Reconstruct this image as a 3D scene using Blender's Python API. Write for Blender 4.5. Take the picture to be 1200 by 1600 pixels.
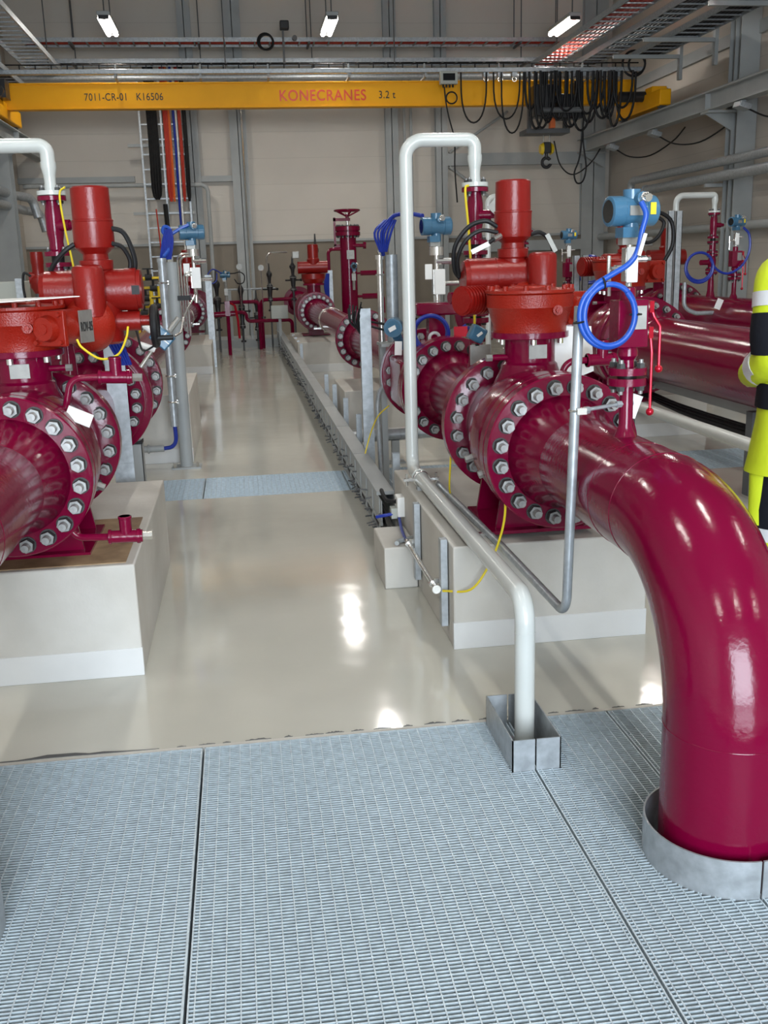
import bpy, bmesh, math, random
from mathutils import Vector, Matrix, Quaternion
random.seed(4)
D = bpy.data
for o in list(D.objects): D.objects.remove(o)
SC = bpy.context.scene
COL = SC.collection
PI = math.pi
V = Vector

# ------------------------------------------------------------------ camera
cam = D.cameras.new('camera'); cam.sensor_fit = 'AUTO'; cam.sensor_width = 36.0
cam.lens = 36.0*1560/1600; cam.clip_start = 0.05; cam.clip_end = 100
camo = D.objects.new('camera', cam); COL.objects.link(camo)
rt, up, fw = V((0.98964888, -0.14053011, -0.02909266)), V((0.0620292, 0.23606593, 0.96975526)), V((0.12941203, 0.9615218, -0.24233935))
M = Matrix((rt, up, -fw)).transposed().to_4x4(); M.translation = V((0, 0, 1.55))
camo.matrix_world = M
SC.camera = camo

# ------------------------------------------------------------------ world, exposure
w = D.worlds.new('world'); SC.world = w; w.use_nodes = True
bg = w.node_tree.nodes['Background']; bg.inputs[0].default_value = (0.62, 0.78, 1.0, 1); bg.inputs[1].default_value = 1.0
SC.view_settings.view_transform = 'Standard'
try: SC.view_settings.look = 'None'
except Exception: pass
SC.view_settings.gamma = 1.0
SC.view_settings.use_curve_mapping = False
SC.view_settings.exposure = 0.30
LAMP_W = 85.0       # power of every hall lamp
GATE_FILL_W = 900.0       # power of the fill light added behind the camera

def area(name, loc, rot, sx, sy, power, col):
    l = D.lights.new(name, 'AREA'); l.shape = 'RECTANGLE'; l.size = sx; l.size_y = sy
    l.energy = power; l.color = col
    o = D.objects.new(name, l); COL.objects.link(o); o.location = loc; o.rotation_euler = rot
    return o
# added fill light at an unseen gate, brightens the foreground like bluish daylight
area('gate_fill_light', (0.6, -5.8, 2.3), (math.radians(90), 0, 0), 4.4, 4.0, GATE_FILL_W, (0.80, 0.90, 1.0))

# ------------------------------------------------------------------ materials
def mat(name, col, rough=0.5, metal=0.0, bump=0.0, bscale=60, var=0.0, vscale=4, coat=0.0, col2=None, spec=0.5, emit=None, estr=0, bdist=0.01):
    m = D.materials.new(name); m.use_nodes = True
    nt = m.node_tree; p = nt.nodes['Principled BSDF']; L = nt.links.new
    p.inputs['Base Color'].default_value = (*col, 1); p.inputs['Roughness'].default_value = rough
    p.inputs['Metallic'].default_value = metal
    p.inputs['Coat Weight'].default_value = coat; p.inputs['Coat Roughness'].default_value = 0.08
    p.inputs['Specular IOR Level'].default_value = spec
    if emit: p.inputs['Emission Color'].default_value = (*emit, 1); p.inputs['Emission Strength'].default_value = estr
    tc = nt.nodes.new('ShaderNodeTexCoord')
    if var or col2:
        n = nt.nodes.new('ShaderNodeTexNoise'); n.inputs['Scale'].default_value = vscale; n.inputs['Detail'].default_value = 6
        L(tc.outputs['Object'], n.inputs['Vector'])
        r = nt.nodes.new('ShaderNodeValToRGB'); r.color_ramp.elements[0].position = 0.32; r.color_ramp.elements[1].position = 0.7
        c2 = col2 or tuple(c*(1-var) for c in col)
        r.color_ramp.elements[0].color = (*c2, 1); r.color_ramp.elements[1].color = (*col, 1)
        L(n.outputs['Fac'], r.inputs['Fac']); L(r.outputs['Color'], p.inputs['Base Color'])
    if bump:
        n2 = nt.nodes.new('ShaderNodeTexNoise'); n2.inputs['Scale'].default_value = bscale; n2.inputs['Detail'].default_value = 3
        b = nt.nodes.new('ShaderNodeBump'); b.inputs['Strength'].default_value = bump; b.inputs['Distance'].default_value = bdist
        L(tc.outputs['Object'], n2.inputs['Vector']); L(n2.outputs['Fac'], b.inputs['Height']); L(b.outputs['Normal'], p.inputs['Normal'])
    return m
M_ = {}
M_['maroon'] = mat('maroon_paint', (0.165, 0.0010, 0.027), 0.16, bump=0.08, bscale=45, var=0.10, vscale=2.5, spec=0.35)
M_['red'] = mat('red_paint', (0.225, 0.007, 0.005), 0.30, bump=0.10, bscale=90, var=0.12, vscale=6, spec=0.4)
M_['redgear'] = mat('vermilion_paint', (0.30, 0.012, 0.004), 0.32, bump=0.25, bscale=160, var=0.15, vscale=8, spec=0.45)
M_['lever'] = mat('red_lever', (0.5, 0.01, 0.03), 0.2, metal=0.5)
M_['white'] = mat('white_pipe_paint', (0.56, 0.585, 0.56), 0.25, bump=0.03, bscale=40, var=0.08, vscale=3, coat=0.2)
M_['bolt'] = mat('bolt_steel', (0.36, 0.36, 0.35), 0.42, metal=0.5, var=0.35, vscale=60)
M_['nut'] = mat('nut_steel', (0.060, 0.062, 0.061), 0.5, metal=0.0, var=0.3, vscale=60, spec=0.3)
M_['galv'] = mat('galvanised_steel', (0.46, 0.495, 0.52), 0.42, metal=0.5, var=0.3, vscale=26, bump=0.05, bscale=60)
M_['grate'] = mat('galvanised_grating', (0.57, 0.665, 0.72), 0.40, metal=0.15, var=0.25, vscale=45)
M_['steel'] = mat('grey_painted_steel', (0.36, 0.38, 0.38), 0.5, var=0.12, vscale=3)
M_['darksteel'] = mat('dark_grey_steel', (0.10, 0.105, 0.11), 0.5, var=0.2)
M_['inox'] = mat('stainless_tube', (0.68, 0.67, 0.64), 0.22, metal=0.9)
M_['alu'] = mat('metal_name_plate', (0.34, 0.335, 0.31), 0.45, metal=0.5, var=0.2, vscale=30)
M_['concrete'] = mat('plinth_concrete', (0.56, 0.545, 0.505), 0.72, bump=0.15, bscale=30, col2=(0.47, 0.45, 0.405), vscale=3.2)
M_['skirt'] = mat('painted_plinth_foot', (0.64, 0.645, 0.635), 0.4, var=0.08)
M_['wall'] = mat('wall_panel_white', (0.56, 0.54, 0.50), 0.55, var=0.06, vscale=0.8)
M_['wallside'] = mat('side_wall_block', (0.46, 0.41, 0.36), 0.7, bump=0.2, bscale=12, var=0.15, vscale=1.6)
M_['wallow'] = mat('lower_wall_concrete', (0.25, 0.215, 0.17), 0.7, var=0.18, vscale=1.2)
M_['ceil'] = mat('ceiling_sheet', (0.16, 0.155, 0.145), 0.7)
M_['yellow'] = mat('crane_yellow', (0.93, 0.43, 0.004), 0.5, var=0.06, vscale=2, spec=0.25)
M_['gasyellow'] = mat('gas_pipe_yellow', (0.72, 0.50, 0.02), 0.35)
M_['black'] = mat('black_rubber', (0.010, 0.010, 0.011), 0.5, spec=0.3)
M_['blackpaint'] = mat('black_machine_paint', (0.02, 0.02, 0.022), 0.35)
M_['blue'] = mat('blue_cable', (0.010, 0.075, 0.42), 0.35)
M_['darkblue'] = mat('dark_blue_cable', (0.01, 0.03, 0.28), 0.35)
M_['tblue'] = mat('transmitter_blue', (0.05, 0.15, 0.25), 0.28, bump=0.08, bscale=80, var=0.1, coat=0.2)
M_['glass'] = mat('dark_display_glass', (0.01, 0.012, 0.014), 0.08)
M_['plastic'] = mat('white_plastic', (0.78, 0.78, 0.75), 0.4)
M_['paper'] = mat('white_tag_card', (0.80, 0.80, 0.78), 0.6)
M_['ygwire'] = mat('yellow_green_wire', (0.72, 0.56, 0.02), 0.4)
M_['redcable'] = mat('red_cable', (0.42, 0.03, 0.015), 0.5)
M_['orangecable'] = mat('orange_cable', (0.65, 0.13, 0.02), 0.5)
M_['rust'] = mat('rusty_shim', (0.36, 0.25, 0.14), 0.6, col2=(0.17, 0.10, 0.05), vscale=9)
M_['redtext'] = mat('red_lettering', (0.75, 0.04, 0.01), 0.35)
M_['blacktext'] = mat('black_lettering', (0.012, 0.012, 0.012), 0.5)
M_['tube'] = mat('lamp_tube', (1, 1, 1), 0.4, emit=(1.0, 0.96, 0.88), estr=14)
M_['hivis'] = mat('high_visibility_yellow', (0.55, 0.66, 0.012), 0.7, bump=0.3, bscale=14, bdist=0.02)
M_['navy'] = mat('black_navy_cloth', (0.010, 0.011, 0.015), 0.8, spec=0.12, bump=0.3, bscale=14, bdist=0.02)
M_['reflect'] = mat('silver_reflective_tape', (0.68, 0.70, 0.72), 0.35, metal=0.2)
M_['skin'] = mat('skin', (0.55, 0.33, 0.24), 0.5)
M_['hair'] = mat('brown_hair', (0.05, 0.03, 0.02), 0.6, bump=0.4, bscale=90)
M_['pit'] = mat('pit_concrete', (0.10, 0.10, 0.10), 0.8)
M_['warn'] = mat('yellow_warning_label', (0.85, 0.62, 0.02), 0.5)
M_['beige'] = mat('grey_box_enclosure', (0.40, 0.42, 0.38), 0.45)
M_['dmaroon'] = M_['maroon']

def floor_mat():
    m = mat('glossy_epoxy_floor', (0.58, 0.57, 0.505), 0.12, spec=0.55)
    nt = m.node_tree; L = nt.links.new; p = nt.nodes['Principled BSDF']
    tc = nt.nodes.new('ShaderNodeTexCoord')
    n = nt.nodes.new('ShaderNodeTexNoise'); n.inputs['Scale'].default_value = 0.9; n.inputs['Detail'].default_value = 5
    r = nt.nodes.new('ShaderNodeValToRGB'); r.color_ramp.elements[0].position = 0.35; r.color_ramp.elements[1].position = 0.68
    r.color_ramp.elements[0].color = (0.49, 0.48, 0.42, 1); r.color_ramp.elements[1].color = (0.58, 0.57, 0.505, 1)
    L(tc.outputs['Object'], n.inputs['Vector']); L(n.outputs['Fac'], r.inputs['Fac']); L(r.outputs['Color'], p.inputs['Base Color'])
    n3 = nt.nodes.new('ShaderNodeTexNoise'); n3.inputs['Scale'].default_value = 2.2; n3.inputs['Detail'].default_value = 3
    mr = nt.nodes.new('ShaderNodeMapRange'); mr.inputs['To Min'].default_value = 0.05; mr.inputs['To Max'].default_value = 0.14
    L(tc.outputs['Object'], n3.inputs['Vector']); L(n3.outputs['Fac'], mr.inputs['Value']); L(mr.outputs['Result'], p.inputs['Roughness'])
    n2 = nt.nodes.new('ShaderNodeTexNoise'); n2.inputs['Scale'].default_value = 5; n2.inputs['Detail'].default_value = 2
    b = nt.nodes.new('ShaderNodeBump'); b.inputs['Strength'].default_value = 0.06; b.inputs['Distance'].default_value = 0.02
    L(tc.outputs['Object'], n2.inputs['Vector']); L(n2.outputs['Fac'], b.inputs['Height']); L(b.outputs['Normal'], p.inputs['Normal'])
    return m
M_['floor'] = floor_mat()

def panel_mat(name, col, axis, step, dark=0.8):       # wall sheeting with joints every «step» metres along an object axis
    m = mat(name, col, 0.5); nt = m.node_tree; L = nt.links.new; p = nt.nodes['Principled BSDF']
    tc = nt.nodes.new('ShaderNodeTexCoord'); s = nt.nodes.new('ShaderNodeSeparateXYZ'); L(tc.outputs['Object'], s.inputs[0])
    d = nt.nodes.new('ShaderNodeMath'); d.operation = 'DIVIDE'; d.inputs[1].default_value = step; L(s.outputs[axis], d.inputs[0])
    f = nt.nodes.new('ShaderNodeMath'); f.operation = 'FRACT'; L(d.outputs[0], f.inputs[0])
    g = nt.nodes.new('ShaderNodeMath'); g.operation = 'LESS_THAN'; g.inputs[1].default_value = 0.018; L(f.outputs[0], g.inputs[0])
    n = nt.nodes.new('ShaderNodeTexNoise'); n.inputs['Scale'].default_value = 0.7; n.inputs['Detail'].default_value = 5
    L(tc.outputs['Object'], n.inputs['Vector'])
    r = nt.nodes.new('ShaderNodeValToRGB'); r.color_ramp.elements[0].position = 0.3; r.color_ramp.elements[1].position = 0.7
    r.color_ramp.elements[0].color = (*[c*0.90 for c in col], 1); r.color_ramp.elements[1].color = (*col, 1)
    L(n.outputs['Fac'], r.inputs['Fac'])
    mx = nt.nodes.new('ShaderNodeMixRGB'); mx.inputs[2].default_value = (*[c*dark for c in col], 1)
    L(g.outputs[0], mx.inputs[0]); L(r.outputs['Color'], mx.inputs[1]); L(mx.outputs[0], p.inputs['Base Color'])
    b = nt.nodes.new('ShaderNodeBump'); b.invert = True; b.inputs['Strength'].default_value = 0.4; b.inputs['Distance'].default_value = 0.01
    L(g.outputs[0], b.inputs['Height']); L(b.outputs['Normal'], p.inputs['Normal'])
    return m
M_['wall'] = panel_mat('white_wall_panels', (0.58, 0.54, 0.48), 2, 0.55)
M_['wallside'] = panel_mat('side_wall_panels', (0.50, 0.455, 0.40), 2, 0.42, 0.72)

# ------------------------------------------------------------------ mesh builder
def basis(d):
    d = V(d).normalized()
    a = V((0, 0, 1)) if abs(d.z) < 0.9 else V((1, 0, 0))
    x = d.cross(a).normalized(); y = d.cross(x).normalized()
    return x, y, d
def fillet(pts, rb, k=6):
    pts = [V(p) for p in pts]
    if rb <= 0 or len(pts) < 3: return pts
    out = [pts[0]]
    for i in range(1, len(pts)-1):
        a, b, c = pts[i-1], pts[i], pts[i+1]
        u = (a-b); v = (c-b); lu, lv = u.length, v.length
        if lu < 1e-6 or lv < 1e-6: continue
        u /= lu; v /= lv
        ang = u.angle(v)
        if ang > PI-0.02: out.append(b); continue
        t = min(rb/math.tan(ang/2), lu*0.49, lv*0.49); r = t*math.tan(ang/2)
        bis = (u+v).normalized(); ctr = b+bis*(r/math.sin(ang/2))
        s, e = b+u*t-ctr, b+v*t-ctr
        tot = s.angle(e)
        for j in range(k+1):
            f = j/k
            out.append(ctr+(s*math.sin((1-f)*tot)+e*math.sin(f*tot))/max(math.sin(tot), 1e-6))
    out.append(pts[-1]); return out
def smooth_path(pts, n=6):            # Catmull-Rom
    P = [V(p) for p in pts]; P = [P[0]*2-P[1]]+P+[P[-1]*2-P[-2]]; out = []
    for i in range(1, len(P)-2):
        for j in range(n):
            t = j/n; a, b, c, d = P[i-1:i+3]
            out.append(0.5*((2*b)+(c-a)*t+(2*a-5*b+4*c-d)*t*t+(3*b-3*c+d-a)*t**3))
    out.append(P[-2]); return out
class MB:
    def __init__(s): s.bm = bmesh.new(); s.tf = None
    def v(s, p):
        p = V(p)
        if s.tf: p = s.tf @ p
        return s.bm.verts.new(p)
    def face(s, vs):
        try: s.bm.faces.new(vs)
        except ValueError: pass
    def bx(s, x0, x1, y0, y1, z0, z1):
        q = [s.v((x, y, z)) for z in (z0, z1) for y in (y0, y1) for x in (x0, x1)]
        for f in ((0, 2, 3, 1), (4, 5, 7, 6), (0, 1, 5, 4), (2, 6, 7, 3), (0, 4, 6, 2), (1, 3, 7, 5)): s.face([q[i] for i in f])
        return s
    def box(s, c, sz, rot=None):
        c = V(c); h = V(sz)/2; R = rot if rot is not None else Matrix.Identity(3)
        q = [s.v(c+R @ V((sx*h.x, sy*h.y, sz_*h.z))) for sz_ in (-1, 1) for sy in (-1, 1) for sx in (-1, 1)]
        for f in ((0, 2, 3, 1), (4, 5, 7, 6), (0, 1, 5, 4), (2, 6, 7, 3), (0, 4, 6, 2), (1, 3, 7, 5)): s.face([q[i] for i in f])
        return s
    def rings(s, rings, cap=True, closed=False):
        n = len(rings[0]); R = [[s.v(p) for p in r] for r in rings]
        m = len(R)
        for i in range(m if closed else m-1):
            a, b = R[i], R[(i+1) % m]
            for j in range(n): s.face([a[j], a[(j+1) % n], b[(j+1) % n], b[j]])
        if cap and not closed:
            s.face(list(reversed(R[0]))); s.face(R[-1])
        return s
    def cyl(s, p0, p1, r0, r1=None, n=20, cap=True, ph=0):
        r1 = r0 if r1 is None else r1; x, y, d = basis(V(p1)-V(p0))
        ring = lambda p, r: [V(p)+(x*math.cos(ph+2*PI*j/n)+y*math.sin(ph+2*PI*j/n))*r for j in range(n)]
        return s.rings([ring(p0, r0), ring(p1, r1)], cap)
    def lathe(s, prof, o, axis, n=32, cap=True):      # prof: (radius, distance along the axis)
        x, y, d = basis(axis); o = V(o)
        return s.rings([[o+d*t+(x*math.cos(2*PI*j/n)+y*math.sin(2*PI*j/n))*max(r, 1e-4) for j in range(n)] for r, t in prof], cap)
    def tube(s, pts, r, n=10, rb=0.0, k=6, cap=True, smooth=0):
        P = smooth_path(pts, smooth) if smooth else fillet(pts, rb, k)
        P = [P[0]]+[P[i] for i in range(1, len(P)) if (P[i]-P[i-1]).length > 1e-5]
        rr = r if isinstance(r, (list, tuple)) else None
        t0 = (P[1]-P[0]).normalized(); x, y, _ = basis(t0); rings = []
        for i, p in enumerate(P):
            t = (P[min(i+1, len(P)-1)]-P[max(i-1, 0)]).normalized()
            q = t0.rotation_difference(t); x = q @ x; y = q @ y; t0 = t
            if rr:
                f = i/(len(P)-1)*(len(rr)-1); a = int(min(f, len(rr)-2)); ra = rr[a]+(rr[a+1]-rr[a])*(f-a)
            else: ra = r
            rings.append([p+(x*math.cos(2*PI*j/n)+y*math.sin(2*PI*j/n))*ra for j in range(n)])
        return s.rings(rings, cap)
    def torus(s, c, axis, R, r, n=28, m=8, a0=0, a1=2*PI):
        x, y, d = basis(axis); c = V(c); full = abs(a1-a0-2*PI) < 1e-6; rings = []
        k = n if full else n+1
        for i in range(k):
            a = a0+(a1-a0)*i/n; u = x*math.cos(a)+y*math.sin(a)
            rings.append([c+u*R+(u*math.cos(2*PI*j/m)+d*math.sin(2*PI*j/m))*r for j in range(m)])
        return s.rings(rings, True, closed=full)
    def ball(s, c, r, sc=(1, 1, 1), n=16, m=10):
        c = V(c); rings = []
        for i in range(m+1):
            a = -PI/2+PI*i/m; rr = max(math.cos(a), 1e-3)
            rings.append([c+V((rr*math.cos(2*PI*j/n)*r*sc[0], rr*math.sin(2*PI*j/n)*r*sc[1], math.sin(a)*r*sc[2])) for j in range(n)])
        return s.rings(rings)
    def prism(s, poly, a, b):      # closed polygon of 3-D points swept by the vector a->b
        off = V(b)-V(a); p0 = [s.v(p) for p in poly]; p1 = [s.v(V(p)+off) for p in poly]; n = len(poly)
        s.face(list(reversed(p0))); s.face(p1)
        for i in range(n): s.face([p0[i], p0[(i+1) % n], p1[(i+1) % n], p1[i]])
        return s
    def mesh(s, name, loc=(0, 0, 0), ang=35):
        bmesh.ops.translate(s.bm, verts=s.bm.verts, vec=-V(loc))
        bmesh.ops.recalc_face_normals(s.bm, faces=s.bm.faces)
        me = D.meshes.new(name); s.bm.to_mesh(me); s.bm.free()
        for f in me.polygons: f.use_smooth = True
        try: me.set_sharp_from_angle(angle=math.radians(ang))
        except Exception: pass
        return me
    def build(s, name, m, parent=None, bev=0, loc=None, ang=35):
        base = wloc(parent) if parent else V(loc if loc is not None else (0, 0, 0))
        me = s.mesh(name, base, ang); me.materials.append(M_[m] if isinstance(m, str) else m)
        o = D.objects.new(name, me); COL.objects.link(o)
        if parent: o.parent = parent
        else: o.location = base
        if bev:
            b = o.modifiers.new('bevel', 'BEVEL'); b.width = bev; b.segments = 2; b.limit_method = 'ANGLE'; b.angle_limit = math.radians(40)
        return o
def wloc(o):
    p = V(o.location)
    while o.parent: o = o.parent; p = p+V(o.location)
    return p
def repeat(name, mb, m, parent, offs):
    o = mb.build(name, m, parent); out = [o]
    for d in offs:
        c = o.copy(); COL.objects.link(c); c.parent = parent; c.location = V(o.location)+V(d); out.append(c)
    return out
def tag(o, label, cat, group=None):
    o['label'] = label; o['category'] = cat
    if group: o['group'] = group
    return o
def thing(name, loc, label, cat, group=None):
    o = D.objects.new(name, None); COL.objects.link(o); o.location = loc; o.empty_display_size = 0.05
    return tag(o, label, cat, group)
def struct(name, mb, m, bev=0, loc=(0, 0, 0)):
    o = mb.build(name, m, None, bev, loc=loc); o['kind'] = 'structure'; return o
def text(name, s, x, y, z, size, m, parent, rot=(PI/2, 0, 0), sx=1.0, ext=0.001, align='LEFT', bold=0.0):
    c = D.curves.new(name, 'FONT'); c.body = s; c.size = size; c.extrude = ext; c.offset = bold; c.align_x = align; c.space_character = 1.08
    t = D.objects.new(name, c); COL.objects.link(t); bpy.context.view_layer.update()
    me = D.meshes.new_from_object(t); D.objects.remove(t)
    me.transform(Matrix.Diagonal((sx, 1, 1, 1)))
    me.materials.append(M_[m]); o = D.objects.new(name, me); COL.objects.link(o)
    o.parent = parent; o.location = V((x, y, z))-wloc(parent); o.rotation_euler = rot
    return o

# ------------------------------------------------------------------ the setting
XL, XR, YF, YN, ZC = -4.55, 8.65, 23.4, -5.6, 7.3
struct('floor', MB().bx(XL, XR, 3.115, 6.84, -0.12, 0), 'floor')
struct('floor', MB().bx(XL, XR, 7.55, YF, -0.12, 0), 'floor')
struct('floor', MB().bx(XL, XR, YN, 0.6, -0.12, 0), 'floor')
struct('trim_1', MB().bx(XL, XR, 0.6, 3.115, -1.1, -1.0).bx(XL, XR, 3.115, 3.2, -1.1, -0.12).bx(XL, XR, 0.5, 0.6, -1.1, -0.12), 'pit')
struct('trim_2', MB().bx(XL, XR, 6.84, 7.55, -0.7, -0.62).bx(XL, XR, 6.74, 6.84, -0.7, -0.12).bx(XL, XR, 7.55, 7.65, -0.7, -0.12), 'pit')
struct('ceiling', MB().bx(XL, XR, YN, YF, ZC, ZC+0.1), 'ceil')
struct('wall_far', MB().bx(XL, XR, YF, YF+0.15, 2.08, ZC), 'wall')
struct('wall_far', MB().bx(XL, XR, YF-0.02, YF+0.15, -0.1, 2.06), 'wallow')
struct('trim_3', MB().bx(XL, XR, YF-0.06, YF, 2.05, 2.10), 'steel')
struct('wall_left', MB().bx(XL-0.15, XL, YN, YF, -0.1, ZC), 'wallside')
struct('wall_right', MB().bx(XR, XR+0.15, YN, YF, -0.1, ZC), 'wallside')
struct('wall_near', MB().bx(XL, -1.7, YN-0.15, YN, -0.1, ZC).bx(2.9, XR, YN-0.15, YN, -0.1, ZC).bx(-1.7, 2.9, YN-0.15, YN, 4.4, ZC), 'wall')
struct('added_gate_1', MB().bx(-1.8, -1.7, YN-0.2, YN+0.03, 0, 4.5).bx(2.9, 3.0, YN-0.2, YN+0.03, 0, 4.5).bx(-1.8, 3.0, YN-0.2, YN+0.03, 4.4, 4.5), 'steel')  # unseen gate frame, added around the opening for the fill light
# pale strip of broken floor coating along the pit edge
mb = MB(); x = -1.4
def crack(x0, x1, wmax):
    n = 14; lo = []; hi = []
    for i in range(n+1):
        x = x0+(x1-x0)*i/n; wd = wmax*(0.25+0.75*random.random())*math.sin(PI*min(max(i/n, 0.03), 0.97))
        lo.append((x, 3.118+0.15*wd, 0.0)); hi.append((x, 3.118+wd, 0.0))
    mb.prism(lo+hi[::-1], (0, 0, 0), (0, 0, 0.0018))
crack(-1.0, -0.36, 0.030)
while x < 3.2:
    l = random.uniform(0.02, 0.09)
    if x > -0.35 or x < -1.05: crack(x, x+l, random.uniform(0.006, 0.016))
    x += l+random.uniform(0.0, 0.05)
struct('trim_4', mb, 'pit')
struct('trim_5', MB().bx(-2.4, 4.4, 3.100, 3.1149, -0.05, 0.0), 'concrete')
# steel columns of the far wall
def icol(x0, x1, y, z0, z1, axis='x', d=0.16):
    mb = MB(); 
    if axis == 'x':
        mb.bx(x0, x1, y-d, y-d+0.018, z0, z1).bx(x0, x1, y-0.018, y, z0, z1); xm = (x0+x1)/2; mb.bx(xm-0.008, xm+0.008, y-d, y, z0, z1)
    return mb
for i, (a, b) in enumerate(((-0.96, -0.68), (0.0, 0.36), (3.42, 3.70), (4.55, 4.81), (7.95, 8.50))):
    struct('trim_%d' % (6+i), icol(a, b, YF-0.001, 0, ZC), 'steel')
struct('trim_11', MB().bx(4.81, 7.95, YF-0.16, YF-0.002, 3.62, 3.88).bx(4.81, 7.95, YF-0.18, YF-0.002, 1.72, 1.95), 'steel')
struct('trim_12', MB().bx(XL, -2.1, YF-0.12, YF-0.002, 3.40, 3.52).bx(-0.68, 0.0, YF-0.12, YF-0.002, 3.38, 3.50), 'steel')
# diagonal wall brace behind the vents
struct('trim_13', MB().cyl((4.85, YF-0.15, 3.6), (6.9, YF-0.15, 2.1), 0.035, n=8).cyl((4.85, YF-0.15, 3.9), (6.2, YF-0.15, 4.75), 0.03, n=8), 'steel')
# side columns
def hcol_side(x0, x1, y0, y1, z1):
    mb = MB(); mb.bx(x0, x1, y0, y0+0.018, 0, z1).bx(x0, x1, y1-0.018, y1, 0, z1); ym = (y0+y1)/2; mb.bx(x0, x1, ym-0.008, ym+0.008, 0, z1)
    return mb
struct('trim_14', hcol_side(8.30, 8.64, 16.55, 16.95, ZC), 'steel')
struct('trim_15', hcol_side(8.30, 8.64, 10.55, 10.95, ZC), 'steel')
struct('trim_16', hcol_side(-4.54, -4.08, 20.3, 20.62, ZC), 'steel')
struct('trim_17', hcol_side(-4.54, -4.08, 14.2, 14.52, ZC), 'steel')
struct('trim_18', MB().bx(8.60, 8.648, 7, YF-0.2, 4.98, 5.18), 'steel')     # rail along the right wall

# ------------------------------------------------------------------ crane
def ibeam_y(x, z0, z1, w, y0, y1, t=0.02):
    return MB().bx(x-w/2, x+w/2, y0, y1, z0, z0+t).bx(x-w/2, x+w/2, y0, y1, z1-t, z1).bx(x-0.008, x+0.008, y0, y1, z0, z1)
def runway(x, side, lab):
    t = thing('crane_runway_beam', (x, 14, 3.83), lab, 'steel beam', 'crane runway beams')
    ibeam_y(x, 3.83, 4.12, 0.22, -3, 23.2).build('beam', 'steel', t)
    MB().bx(x-0.025, x+0.025, -3, 23.2, 4.12, 4.16).build('rail', 'steel', t)
    for y in ((10.75, 16.75, 22.9) if side > 0 else (14.36, 20.46)):
        xo = x+side*0.42
        mb = MB(); mb.bx(min(x-0.1*side, xo), max(x-0.1*side, xo), y-0.15, y+0.15, 3.79, 3.828)
        mb.prism([(x-0.1*side, y-0.01, 3.79), (xo, y-0.01, 3.79), (xo, y-0.01, 3.50)], (0, 0, 0), (0, 0.02, 0))
        mb.bx(x-0.10, x+0.10, y-0.01, y+0.01, 3.852, 4.098)
        mb.build('bracket', 'steel', t)
    return t
rwR = runway(7.92, 1, 'grey steel runway beam high along the right wall')
rwL = runway(-3.98, -1, 'grey steel runway beam high along the left wall, above the white vent bend')
GY = 19.7
gz0, gz1 = 4.36, 4.80
t = thing('bridge_crane', (2, GY, 4.165), 'yellow overhead bridge crane girder with red and black lettering', 'crane')
MB().bx(-4.35, 7.72, GY-0.11, GY+0.11, gz0, gz0+0.025).bx(-4.35, 7.72, GY-0.11, GY+0.11, gz1-0.025, gz1).bx(-4.35, 7.72, GY-0.085, GY-0.065, gz0, gz1).bx(-4.35, 7.72, GY+0.065, GY+0.085, gz0, gz1).build('girder', 'yellow', t, bev=0.004)
for x, nm in ((7.92, 1), (-3.98, -1)):
    mb = MB().bx(x-0.11, x+0.11, GY-1.1, GY+1.1, 4.20, 4.48)
    tr = mb.build('end_truck', 'yellow', t, bev=0.02)
    for yy in (GY-0.95, GY+0.95): MB().cyl((x-0.06, yy, 4.25), (x+0.06, yy, 4.25), 0.09, n=20).build('wheel', 'darksteel', tr)
MB().box((8.0, GY-0.45, 4.50), (0.30, 0.34, 0.20)).build('drive_gearbox', 'yellow', t, bev=0.02)
MB().cyl((7.35, GY-0.28, 4.46), (7.85, GY-0.28, 4.46), 0.095, n=20).build('drive_motor', 'blackpaint', t)
MB().cyl((8.15, GY-0.45, 4.52), (8.22, GY-0.45, 4.52), 0.07, n=16).build('motor_cap', 'blackpaint', t)
MB().box((-3.9, GY-0.5, 4.63), (0.3, 0.36, 0.3)).build('drive_gearbox', 'blackpaint', t)
MB().cyl((-3.86, GY-0.8, 4.58), (-3.86, GY-0.68, 4.58), 0.1, n=16).build('drive_motor', 'blackpaint', t)
FY = GY-0.086
text('lettering', '7011-CR-01   K16506', -2.53, FY, 4.505, 0.175, 'blacktext', t, sx=0.82, bold=0.0012)
text('lettering', 'KONECRANES', 0.93, FY, 4.475, 0.265, 'redtext', t, sx=0.89, bold=0.003)
text('lettering', '3.2 t', 2.77, FY, 4.505, 0.185, 'blacktext', t, sx=0.86, bold=0.0012)
# festoon rail with hanging cable loops
t = thing('festoon_rail', (2, GY-0.42, 4.90), 'grey festoon rail with C profile running above the yellow crane girder', 'rail')
MB().bx(-4.2, 7.75, GY-0.47, GY-0.37, 4.88, 4.96).build('rail', 'galv', t, bev=0.008)
MB().cyl((-4.2, GY-0.30, 5.06), (7.7, GY-0.30, 5.06), 0.012, n=8).build('guard_wire', 'black', t)
for x in (-1.92, -0.45, 0.75, 2.20, 3.6, 5.0, 6.6):
    MB().bx(x-0.02, x+0.02, GY-0.46, GY+0.02, 4.805, 4.83).bx(x-0.02, x+0.02, GY-0.44, GY-0.40, 4.81, 4.88).bx(x-0.015, x+0.015, GY-0.32, GY-0.29, 4.82, 5.06).build('bracket', 'steel', t)
repeat('clip', MB().bx(-4.1, -4.08, GY-0.31, GY-0.29, 4.96, 5.07), 'black', t, [(i*0.27, 0, 0) for i in range(1, 44)])
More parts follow.
